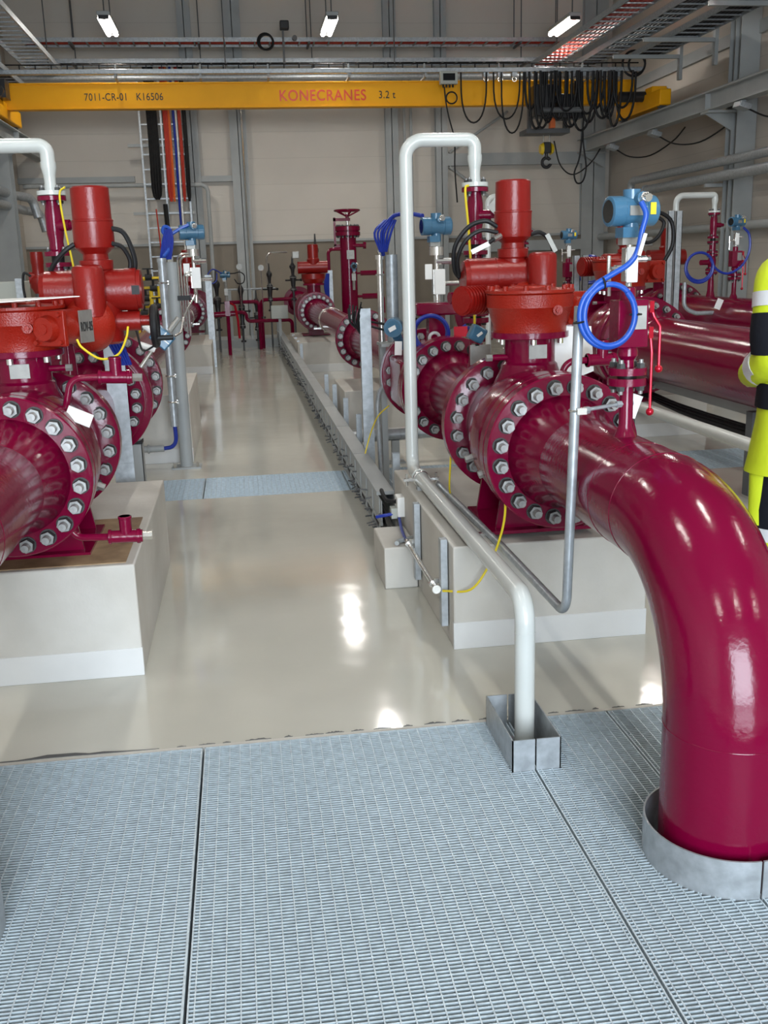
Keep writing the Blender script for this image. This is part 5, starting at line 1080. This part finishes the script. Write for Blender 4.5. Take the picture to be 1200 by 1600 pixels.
t = tag(MB().torus((4.83, 10.3, 1.40), (0, 1, 0), 0.155, 0.014, n=30).torus((4.84, 10.32, 1.41), (0, 1, 0), 0.145, 0.013, n=30).tube([(4.95, 10.3, 1.48), (5.02, 10.3, 1.38), (5.15, 10.3, 1.33), (5.30, 10.3, 1.40), (5.38, 10.3, 1.55), (5.37, 10.3, 1.72), (5.30, 10.3, 1.80)], 0.013, n=8, smooth=6).build('cable_coil', 'darkblue', loc=(4.83, 10.3, 1.4)), 'dark blue cable coil with a long bend on the fourth line', 'cable')
# white vent pipe of the fourth line, another short one of the third
rv4 = riser(QX+0.0, 10.95, 'maroon vent riser of the fourth line behind its transmitter', z0=AZ+0.24)
vent(QX, 10.95, AZ+0.24+0.912, 4.83, 2.17, 'grey white vent pipe with square bend on the fourth line')
rv3 = riser(TX+0.05, 11.6, 'maroon vent riser of the third line right of the right actuator', z0=AZ+0.24)
vent(TX+0.05, 11.6, AZ+0.24+0.912, 2.86, 2.24, 'white vent bend behind the right red actuator')
tag(MB().tube([(4.72, 10.4, 1.25), (4.72, 10.4, 0.98), (4.86, 10.4, 0.92), (5.8, 10.4, 0.92)], 0.022, n=12, rb=0.12).build('conduit_pipe', 'galv', loc=(4.8, 10.4, 1)), 'grey bent conduit in front of the fourth line', 'conduit')
for x, y, h, lab in ((3.93, 9.0, 1.93, 'left of two tall galvanised struts behind the large third line valve'), (4.03, 9.05, 1.93, 'right of two tall galvanised struts behind the large third line valve'), (3.08, 9.1, 1.56, 'left of two short struts right of the right actuator'), (3.17, 9.12, 1.56, 'right of two short struts right of the right actuator')):
    tag(MB().bx(x-0.03, x+0.03, y, y+0.006, 0, h).bx(x-0.03, x-0.025, y, y+0.04, 0, h).bx(x+0.025, x+0.03, y, y+0.04, 0, h).build('steel_strut', 'galv', loc=(x, y, 0)), lab, 'strut', 'third line struts')
cardtag(5.02, 10.2, 1.02, 0.07, 0.11, 0.4, 'white tag hanging on the fourth line left of the worker')
cardtag(5.66, 10.0, 1.03, 0.07, 0.09, 0.6, 'white tag on the fourth line close to the sleeve of the worker')
a = P3(0, 0, 0)
cable([(a.x+0.1, a.y, a.z+0.5), (a.x+0.25, a.y, a.z+0.62), (a.x+0.42, a.y, a.z+0.55), (a.x+0.45, a.y, a.z+0.35), (a.x+0.38, a.y, a.z+0.2)], 0.018, 'black', 'thick black cable arching over the third line actuator')
cable([(a.x+0.08, a.y, a.z+0.42), (a.x+0.2, a.y, a.z+0.36), (a.x+0.3, a.y, a.z+0.40), (a.x+0.36, a.y, a.z+0.52), (a.x+0.30, a.y, a.z+0.58)], 0.016, 'black', 'black cable loop beside the third line actuator')
# white pipe along the floor at right, with supports
t = thing('floor_pipe', (2.62, 5.5, 0.5), 'white horizontal pipe at right between the pipe bend and the worker', 'pipe')
MB().tube([(2.62, 7.2, -0.2), (2.62, 7.2, 0.555), (2.62, 3.2, 0.56), (2.62, 3.2, -0.3)], 0.036, n=20, rb=0.09).build('pipe', 'white', t)
t = thing('pipe_stand', (3.55, 6.0, 0), 'dark steel stand with cable tray under the third line at right', 'stand')
MB().bx(3.20, 3.28, 5.96, 6.04, 0, 0.55).build('upright', 'darksteel', t)
MB().bx(3.20, 3.28, 8.1, 8.18, 0, 0.5).build('upright', 'darksteel', t)
MB().bx(3.28, 3.32, 4.5, 8.2, 0.50, 0.56).bx(3.28, 3.32, 4.5, 8.2, 0.26, 0.32).build('rail', 'steel', t)
mb = MB()
for i in range(5): mb.tube([(3.35+0.02*i, 4.5, 0.36+0.02*i), (3.36+0.02*i, 7.0, 0.34+0.02*(i % 3)), (3.35, 8.2, 0.40+0.01*i)], 0.016, n=7, smooth=4)
mb.build('cables', 'black', t)

# ------------------------------------------------------------------ far end of the aisle
struct('trim_19', MB().bx(-0.58, 0.80, 20.1, 20.16, 0, 0.16).bx(-0.58, 0.80, 20.16, 21.2, 0.13, 0.16), 'steel')
def far_stack(x, y, z0, h, lab, s=1.0):
    t = thing('valve_stack', (x, y, z0), lab, 'valve', 'small far valve stacks')
    MB().lathe([(0.05*s, 0), (0.05*s, 0.03), (0.022*s, 0.04), (0.022*s, h*0.2), (0.055*s, h*0.2+0.01), (0.055*s, h*0.2+0.05), (0.035*s, h*0.3), (0.045*s, h*0.42), (0.06*s, h*0.5), (0.06*s, h*0.54), (0.025*s, h*0.58), (0.035*s, h*0.7), (0.055*s, h*0.75), (0.055*s, h*0.79), (0.02*s, h*0.85), (0.012*s, h)], (x, y, z0), (0, 0, 1), n=16).build('body', 'blackpaint', t, ang=30)  # bodies coloured black instead of maroon, to look very dark
    MB().cyl((x, y, 0), (x, y, z0+0.01), 0.018*s, n=10).build('pedestal', 'darksteel', t)
    MB().cyl((x-0.14*s, y-0.02, z0+h*0.46), (x+0.14*s, y-0.02, z0+h*0.46), 0.014, n=8).ball((x+0.14*s, y-0.02, z0+h*0.46), 0.025).build('handle', 'black', t)
    MB().torus((x, y, z0+h*0.25), (0, 0, 1), 0.05*s, 0.008, n=14, m=6).torus((x, y, z0+h*0.52), (0, 0, 1), 0.055*s, 0.008, n=14, m=6).build('bolt_ring', 'alu', t)
    return t
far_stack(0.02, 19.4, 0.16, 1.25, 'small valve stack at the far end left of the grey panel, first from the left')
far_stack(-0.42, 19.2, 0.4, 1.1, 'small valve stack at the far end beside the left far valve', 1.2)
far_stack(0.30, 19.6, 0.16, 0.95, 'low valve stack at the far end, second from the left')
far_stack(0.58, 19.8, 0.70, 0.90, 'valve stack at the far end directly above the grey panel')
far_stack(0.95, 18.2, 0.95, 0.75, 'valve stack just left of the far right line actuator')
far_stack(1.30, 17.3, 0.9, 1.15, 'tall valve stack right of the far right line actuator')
for i, (pts, lab) in enumerate((([(-0.35, 19.3, 0.72), (0.1, 19.3, 0.72), (0.1, 19.3, 0.55), (0.95, 19.3, 0.55), (0.95, 19.3, 0.0)], 'low maroon crossing pipe behind the aisle end'), ([(-0.3, 19.5, 0.9), (0.35, 19.5, 0.9), (0.35, 19.5, 0.0)], 'upper maroon crossing pipe behind the aisle end'), ([(0.4, 19.8, 0.0), (0.4, 19.8, 0.92), (1.2, 19.8, 0.92)], 'short maroon crossing pipe right of the grey panel'))):
    tag(MB().tube(pts, 0.035, n=10, rb=0.08).build('crossing_pipe', 'maroon', loc=pts[0]), lab, 'pipe', 'far crossing pipes')
tag(MB().tube([(0.55, 19.9, 0.9), (0.55, 19.9, 1.72), (0.62, 19.9, 1.80), (0.95, 19.9, 1.80)], 0.018, n=8, rb=0.1).build('conduit_pipe', 'inox', loc=(0.55, 19.9, 0.9)), 'thin bent steel conduit above the grey panel', 'conduit')
tag(MB().tube([(-0.23, 20.28, 1.12), (0.3, 20.28, 1.12), (0.7, 20.28, 1.12)], 0.02, n=8).build('hand_rail', 'galv', loc=(0.3, 20.28, 1.1)), 'grey horizontal hand rail at the far end of the aisle', 'rail')
for x, lab in ((-0.2, 'left grey post at the far end of the aisle'), (0.2, 'middle grey post at the far end of the aisle'), (0.72, 'grey post under the far panel')):
    tag(MB().bx(x-0.03, x+0.03, 20.25, 20.31, 0.16, 1.11 if x < 0.7 else 0.55).build('floor_post', 'steel', loc=(x, 20.28, 0.16)), lab, 'post', 'far posts')
t = thing('terminal_box', (0.70, 18.85, 0.0), 'blank grey box on a post at the far end of the aisle', 'box')
MB().bx(0.55, 0.86, 18.80, 18.89, 0.60, 0.84).build('housing', 'beige', t, bev=0.01)
MB().bx(0.68, 0.73, 18.83, 18.88, 0.0, 0.60).build('stand', 'steel', t)
for x, y, z, zb, lab in ((0.42, 19.3, 1.52, 0.58, 'pale round gauge above the far valve stacks, right one'), (0.02, 19.3, 1.55, 0.74, 'pale round gauge above the far valve stacks, left one'), (2.50, 18.0, 1.74, 1.39, 'pale round gauge right of the handwheel riser')):
    g = thing('pressure_gauge', (x, y, zb), lab, 'gauge', 'far pressure gauges')
    MB().cyl((x, y+0.02, z), (x, y-0.04, z), 0.055, n=20).build('dial', 'alu', g)
    MB().cyl((x, y, zb), (x, y, z-0.05), 0.01, n=8).build('stem', 'inox', g)
t = thing('transmitter', (0.0, 18.6, 1.35), 'small dark blue transmitter right of the far left strut', 'transmitter', 'blue transmitters')
transmitter_head(t, -0.24, 18.5, 1.42, 1.2, 0, True)
MB().cyl((-0.24, 18.5, 1.3), (-0.24, 18.5, 0.95), 0.03, n=10).box((-0.24, 18.47, 1.12), (0.06, 0.03, 0.12)).build('manifold', 'alu', t)
t = thing('block_valve', (-0.2, 18.5, 0.8), 'maroon block valve with red lever below the small dark blue transmitter', 'valve', 'instrument block valves')
MB().bx(-0.28, -0.19, 18.45, 18.55, 0.70, 0.96).cyl((-0.6, 18.5, 0.72), (-0.1, 18.5, 0.74), 0.05, n=12).build('block', 'maroon', t)
MB().cyl((-0.235, 18.5, 0), (-0.235, 18.5, 0.71), 0.035, n=10).build('stand', 'maroon', t)
MB().tube([(-0.17, 18.46, 0.92), (-0.10, 18.4, 0.88), (-0.06, 18.4, 0.62), (-0.05, 18.4, 0.30)], 0.022, n=8).build('lever', 'lever', t)
cable([(-0.3, 18.45, 1.45), (-0.45, 18.4, 1.52), (-0.55, 18.4, 1.40), (-0.50, 18.4, 1.28), (-0.40, 18.4, 1.32), (-0.38, 18.4, 1.45)], 0.012, 'darkblue', 'dark blue cable loop left of the small far transmitter')
cable([(-0.2, 18.45, 1.44), (-0.08, 18.5, 1.44), (0.02, 18.5, 1.46), (0.10, 18.5, 1.40), (0.08, 18.5, 1.28), (-0.02, 18.5, 1.26), (-0.08, 18.5, 1.34)], 0.010, 'black', 'black cable loop right of the small far transmitter')
# handwheel riser
HX, HYY = 1.93, 18.0
t = thing('handwheel_valve', (HX, HYY, 0), 'tall dark maroon column valve topped by a handwheel', 'valve')
MB().cyl((HX, HYY, 0.0), (HX, HYY, 2.03), 0.145, n=28).build('column', 'maroon', t)
MB().lathe([(0.215, 2.02), (0.22, 2.025), (0.22, 2.085), (0.20, 2.09), (0.20, 2.10), (0.22, 2.105), (0.22, 2.175), (0.21, 2.18), (0.06, 2.185)], (HX, HYY, 0), (0, 0, 1), n=36).build('top_flange', 'maroon', t, ang=30)
vbolts(t, HX, HYY, 2.175, 0.185, 16, 0.6, 1); vbolts(t, HX, HYY, 2.02, 0.185, 16, 0.6, -1)
MB().cyl((HX, HYY, 2.18), (HX, HYY, 2.40), 0.022, n=12).build('stem', 'inox', t)
hw = MB().torus((HX, HYY, 2.445), (0, 0, 1), 0.215, 0.017, n=36)
for i in range(5):
    a = 2*PI*i/5; hw.cyl((HX, HYY, 2.34), (HX+0.21*math.cos(a), HYY+0.21*math.sin(a), 2.44), 0.013, n=8)
hw.cyl((HX, HYY, 2.31), (HX, HYY, 2.38), 0.03, n=12).build('handwheel', 'maroon', t)
MB().bx(HX-0.245, HX-0.21, HYY-0.03, HYY+0.03, 1.85, 2.33).bx(HX-0.245, HX+0.05, HYY-0.03, HYY+0.03, 2.27, 2.32).bx(HX-0.245, HX-0.1, HYY-0.03, HYY+0.03, 1.8, 1.88).build('yoke', 'maroon', t)
MB().cyl((HX, HYY-0.1, 1.85), (HX+0.30, HYY-0.1, 1.85), 0.03, n=12).cyl((HX+0.25, HYY-0.1, 1.85), (HX+0.30, HYY-0.1, 1.85), 0.06, n=14).build('side_branch', 'maroon', t)
MB().tube([(HX-0.13, HYY-0.05, 1.80), (HX-0.36, HYY-0.05, 1.80), (HX-0.36, HYY-0.05, 1.30), (HX-0.45, HYY-0.05, 1.25)], 0.03, n=10, rb=0.08).build('bypass_pipe', 'maroon', t)
MB().cyl((HX+0.14, HYY, 1.38), (HX+0.62, HYY, 1.38), 0.018, n=8).cyl((HX+0.2, HYY, 1.38), (HX+0.5, HYY, 1.38), 0.045, n=10).build('side_valve', 'maroon', t)
MB().tube([(HX+0.14, HYY, 0.98), (HX+0.60, HYY, 0.98), (HX+0.60, HYY, 0.68)], 0.025, n=10, rb=0.06).cyl((HX+0.22, HYY, 0.98), (HX+0.5, HYY, 0.98), 0.05, n=10).build('lower_branch', 'maroon', t)
MB().box((HX+0.02, HYY-0.16, 1.70), (0.13, 0.01, 0.15)).build('name_plate', 'alu', t)
t = thing('transmitter', (HX+0.05, HYY-0.25, 1.2), 'blue transmitter fixed in front of the handwheel column', 'transmitter', 'blue transmitters')
transmitter_head(t, HX+0.05, HYY-0.28, 1.50, 1.1, PI/2)
MB().box((HX+0.05, HYY-0.26, 1.32), (0.07, 0.05, 0.12)).cyl((HX+0.05, HYY-0.26, 1.1), (HX+0.05, HYY-0.26, 1.4), 0.025, n=8).box((HX+0.05, HYY-0.19, 1.30), (0.04, 0.12, 0.04)).build('manifold', 'alu', t)
mb = MB()
for i in range(5): mb.tube([(1.45+0.006*i, 16.93, 1.40), (1.40+0.016*i, 16.92, 1.22), (1.43+0.008*i, 16.93, 1.0)], 0.016, n=7, smooth=4)
tag(mb.build('cable_bundle', 'darkblue', loc=(1.43, 16.93, 1.2)), 'blue cable bundle on the strut left of the handwheel column', 'cables')
# yellow gas pipework at left
YY = 15.5
t = thing('gas_pipe_rack', (-1.4, YY, 0), 'yellow gas pipe manifold behind the left red actuator', 'pipework')
mb = MB()
for i, z in enumerate((1.42, 1.28, 1.14, 1.02, 0.88)): mb.cyl((-1.70, YY+0.05*(i % 2), z), (-1.12+0.05*(i % 2), YY+0.05*(i % 2), z), 0.028, n=10)
mb.build('pipe', 'gasyellow', t)
for x in (-1.50, -1.30, -1.18): MB().cyl((x, YY, 0.05), (x, YY, 1.50 if x < -1.4 else 1.3), 0.03, n=10).build('pipe', 'gasyellow', t)
for x, z in ((-1.32, 1.44), (-1.26, 1.28), (-1.38, 1.14), (-1.22, 1.02), (-1.5, 1.34), (-1.42, 0.92)):
    MB().cyl((x-0.05, YY, z), (x+0.05, YY, z), 0.05, n=12).cyl((x, YY-0.02, z), (x, YY-0.02, z+0.12), 0.018, n=8).box((x, YY-0.02, z+0.12), (0.16, 0.02, 0.02)).build('valve', 'black', t)
t = thing('far_valve', (-1.86, 10, 0.9), 'small dark red actuated valve at the far left beyond the first line', 'valve')
MB().lathe([(0.05, 1.36), (0.085, 1.42), (0.085, 1.50), (0.055, 1.53), (0.055, 1.62), (0.06, 1.64), (0.058, 1.74)], (-1.86, 10, 0), (0, 0, 1), n=20).cyl((-1.94, 10, 1.50), (-1.79, 10, 1.50), 0.06, n=16).build('actuator', 'red', t, ang=30)
MB().cyl((-1.86, 10, 0.0), (-1.86, 10, 1.38), 0.05, n=14).build('column', 'darksteel', t)
cable([(-1.92, 9.95, 1.52), (-1.98, 9.95, 1.55), (-2.0, 9.95, 1.42), (-1.98, 9.95, 1.2)], 0.012, 'black', 'black cable beside the small dark red valve at far left')
t = thing('switch_cabinet', (-2.35, 11, 0), 'grey green cabinet at the left edge behind the gearbox', 'cabinet')
MB().bx(-2.75, -2.22, 11, 11.4, 0, 1.47).build('body', 'beige', t, bev=0.01)
MB().bx(-2.28, -2.20, 10.96, 11.0, 0, 1.5).build('corner_post', 'galv', t)

# ------------------------------------------------------------------ the worker at the right edge (facing away, left arm bent)
PX, PY = 2.055, 3.40
t = thing('person', (PX, PY, 0), 'person in yellow and black high visibility work clothes standing at the right edge', 'person')
def skin_obj(name, verts, edges, radii, m, parent, sub=2, root=0):
    base = wloc(parent); me = D.meshes.new(name); me.from_pydata([V(v)-base for v in verts], edges, []); me.update()
    o = D.objects.new(name, me); COL.objects.link(o); o.parent = parent
    md = o.modifiers.new('skin', 'SKIN'); md.use_smooth_shade = True
    if not me.skin_vertices: return o
    sv = me.skin_vertices[0].data
    for i, r in enumerate(radii): sv[i].radius = (r, r) if not isinstance(r, tuple) else r
    sv[root].use_root = True
    s = o.modifiers.new('sub', 'SUBSURF'); s.levels = s.render_levels = sub
    me.materials.append(M_[m]); return o
def pp(x, y, z): return (PX+x, PY+y, z)
vs = [pp(0, 0, 0.96), pp(0, 0, 1.15), pp(0, 0.0, 1.36), pp(0, 0, 1.50), pp(0, 0.01, 1.60), pp(0, 0.03, 1.68), pp(0, 0.03, 1.76),
      pp(-0.165, 0, 1.45), pp(-0.185, -0.04, 1.20), pp(-0.145, 0.18, 1.10), pp(-0.12, 0.25, 1.08),
      pp(0.165, 0, 1.45), pp(0.212, 0, 1.20), pp(0.217, 0.09, 1.0), pp(0.215, 0.13, 0.92),
      pp(-0.10, 0, 0.88), pp(-0.115, 0.01, 0.50), pp(-0.12, -0.02, 0.09), pp(-0.12, 0.10, 0.05),
      pp(0.10, 0, 0.88), pp(0.115, 0.01, 0.50), pp(0.12, -0.02, 0.09), pp(0.12, 0.10, 0.05)]
es = [(0, 1), (1, 2), (2, 3), (3, 4), (4, 5), (5, 6), (3, 7), (7, 8), (8, 9), (9, 10), (3, 11), (11, 12), (12, 13), (13, 14), (0, 15), (15, 16), (16, 17), (17, 18), (0, 19), (19, 20), (20, 21), (21, 22)]
rd = [0.12, 0.11, 0.11, 0.06, 0.055, 0.095, 0.085, 0.045, 0.04, 0.028, 0.03, 0.045, 0.04, 0.028, 0.03, 0.085, 0.058, 0.04, 0.04, 0.085, 0.058, 0.04, 0.04]
def hand(vs, es, rd, wrist, d, side, thumb):
    """five fingers rooted in the palm vertex"""
    d = V(d).normalized(); s = V(side).normalized(); th = V(thumb).normalized(); n = d.cross(s)
    w0 = V(vs[wrist])
    for i, l in enumerate((0.068, 0.078, 0.072, 0.056)):
        b = w0+d*0.05+s*(0.033-0.022*i); i0 = len(vs)
        vs += [tuple(b), tuple(b+d*l*0.55+n*0.008), tuple(b+d*l*0.9+n*0.03)]; rd += [0.012, 0.009, 0.008]
        es += [(wrist, i0), (i0, i0+1), (i0+1, i0+2)]
    i0 = len(vs); b = w0+th*0.03+d*0.01
    vs += [tuple(b), tuple(b+th*0.025+d*0.03)]; rd += [0.012, 0.009]; es += [(wrist, i0), (i0, i0+1)]
hand(vs, es, rd, 10, (0.4, 0.9, -0.1), (0, 0.1, 1), (0.2, 0.3, 1)); hand(vs, es, rd, 14, (0, 0.3, -1), (0, 1, 0.3), (-0.3, 1, 0))
body = skin_obj('body', vs, es, rd, 'skin', t)
def loft(name, secs, m, parent=t, n=28, cap=True):
    mb = MB(); rings = []
    for (cx, cy, z, rx, ry) in secs:
        rings.append([V((PX+cx+rx*math.cos(2*PI*j/n)*(1+0.018*math.sin(5*2*PI*j/n+z*9)), PY+cy+ry*math.sin(2*PI*j/n)*(1+0.018*math.sin(4*2*PI*j/n+z*11)), z)) for j in range(n)])
    return mb.rings(rings, cap).build(name, m, parent, ang=60)
jk = loft('jacket', [(0, 0, 0.755, 0.232, 0.17), (0, 0, 0.80, 0.222, 0.165), (0, 0, 0.95, 0.20, 0.155), (0, 0, 1.10, 0.195, 0.15), (0, 0, 1.28, 0.21, 0.155), (0, 0, 1.42, 0.210, 0.14), (0, 0, 1.48, 0.198, 0.12), (0, 0, 1.525, 0.165, 0.10), (0, 0.005, 1.56, 0.10, 0.085), (0, 0.01, 1.61, 0.072, 0.075)], 'hivis')
sleeveL = [pp(-0.13, 0, 1.465), pp(-0.162, -0.01, 1.45), pp(-0.18, -0.03, 1.38), pp(-0.19, -0.045, 1.26), pp(-0.185, -0.04, 1.18), pp(-0.175, 0.06, 1.13), pp(-0.145, 0.18, 1.10)]
MB().tube(sleeveL, [0.085, 0.084, 0.080, 0.074, 0.072, 0.066, 0.052], n=20, smooth=5).build('sleeve', 'hivis', t)
sleeveR = [pp(0.13, 0, 1.465), pp(0.165, 0, 1.45), pp(0.195, 0, 1.36), pp(0.212, 0, 1.24), pp(0.216, 0.02, 1.16), pp(0.216, 0.08, 1.03), pp(0.215, 0.11, 0.96)]
MB().tube(sleeveR, [0.085, 0.084, 0.078, 0.070, 0.066, 0.060, 0.050], n=20, smooth=5).build('sleeve', 'hivis', t)
MB().tube([pp(-0.187, -0.037, 1.33), pp(-0.194, -0.045, 1.26), pp(-0.19, -0.045, 1.20)], [0.080, 0.080, 0.076], n=20, smooth=3).build('elbow_panel', 'navy', t)
MB().tube([pp(-0.180, -0.028, 1.405), pp(-0.185, -0.035, 1.355)], [0.0825, 0.0815], n=20).build('reflective_band', 'reflect', t)
MB().tube([pp(-0.183, -0.0, 1.16), pp(-0.175, 0.06, 1.133)], [0.072, 0.070], n=20).build('reflective_band', 'reflect', t)
loft('waist_panel', [(0, 0, 0.995, 0.209, 0.163), (0, 0, 1.04, 0.207, 0.162), (0, 0, 1.085, 0.206, 0.160)], 'navy')
loft('reflective_band', [(0, 0, 1.155, 0.209, 0.161), (0, 0, 1.185, 0.211, 0.162), (0, 0, 1.215, 0.213, 0.163)], 'reflect')
for s, nm in ((-1, 'l'), (1, 'r')):
    lg = [(s*0.085, 0, 0.92, 0.085, 0.10), (s*0.10, 0, 0.80, 0.102, 0.112), (s*0.115, 0, 0.62, 0.092, 0.10), (s*0.12, 0.005, 0.50, 0.082, 0.09), (s*0.12, 0, 0.30, 0.080, 0.088), (s*0.12, -0.01, 0.12, 0.085, 0.09), (s*0.12, -0.01, 0.07, 0.088, 0.094)]
    loft('trouser_leg', lg, 'navy')
    for z0, z1, m in ((0.55, 0.50, 'reflect'), (0.50, 0.475, 'hivis'), (0.475, 0.43, 'reflect')):
        loft('leg_band', [(s*0.12, 0.002, z1, 0.085, 0.093), (s*0.12, 0.003, z0, 0.088, 0.096)], m)
    loft('side_stripe', [(s*0.126, 0, 0.56, 0.092, 0.055), (s*0.120, 0, 0.67, 0.100, 0.06), (s*0.112, 0, 0.78, 0.112, 0.065)], 'hivis')
    MB().ball((PX+s*0.12, PY+0.06, 0.055), 0.08, (0.62, 1.75, 0.68)).cyl((PX+s*0.12, PY-0.01, 0.03), (PX+s*0.12, PY-0.01, 0.16), 0.058, n=18).build('boot', 'black', t)
MB().ball((PX, PY+0.015, 1.765), 0.106, (0.86, 1.02, 1.05), n=24, m=14).build('hair', 'hair', t)
MB().ball((PX, PY+0.125, 1.705), 0.014, (0.8, 1.3, 1.2)).ball((PX-0.078, PY+0.03, 1.70), 0.026, (0.4, 0.8, 1.2)).ball((PX+0.078, PY+0.03, 1.70), 0.026, (0.4, 0.8, 1.2)).build('ears_and_nose', 'skin', t)
for s in (-1, 1): MB().ball((PX+s*0.032, PY+0.115, 1.735), 0.011).build('eye', 'plastic', t)
MB().ball((PX, PY+0.120, 1.66), 0.022, (1.1, 0.35, 0.25)).build('mouth', 'lever', t)
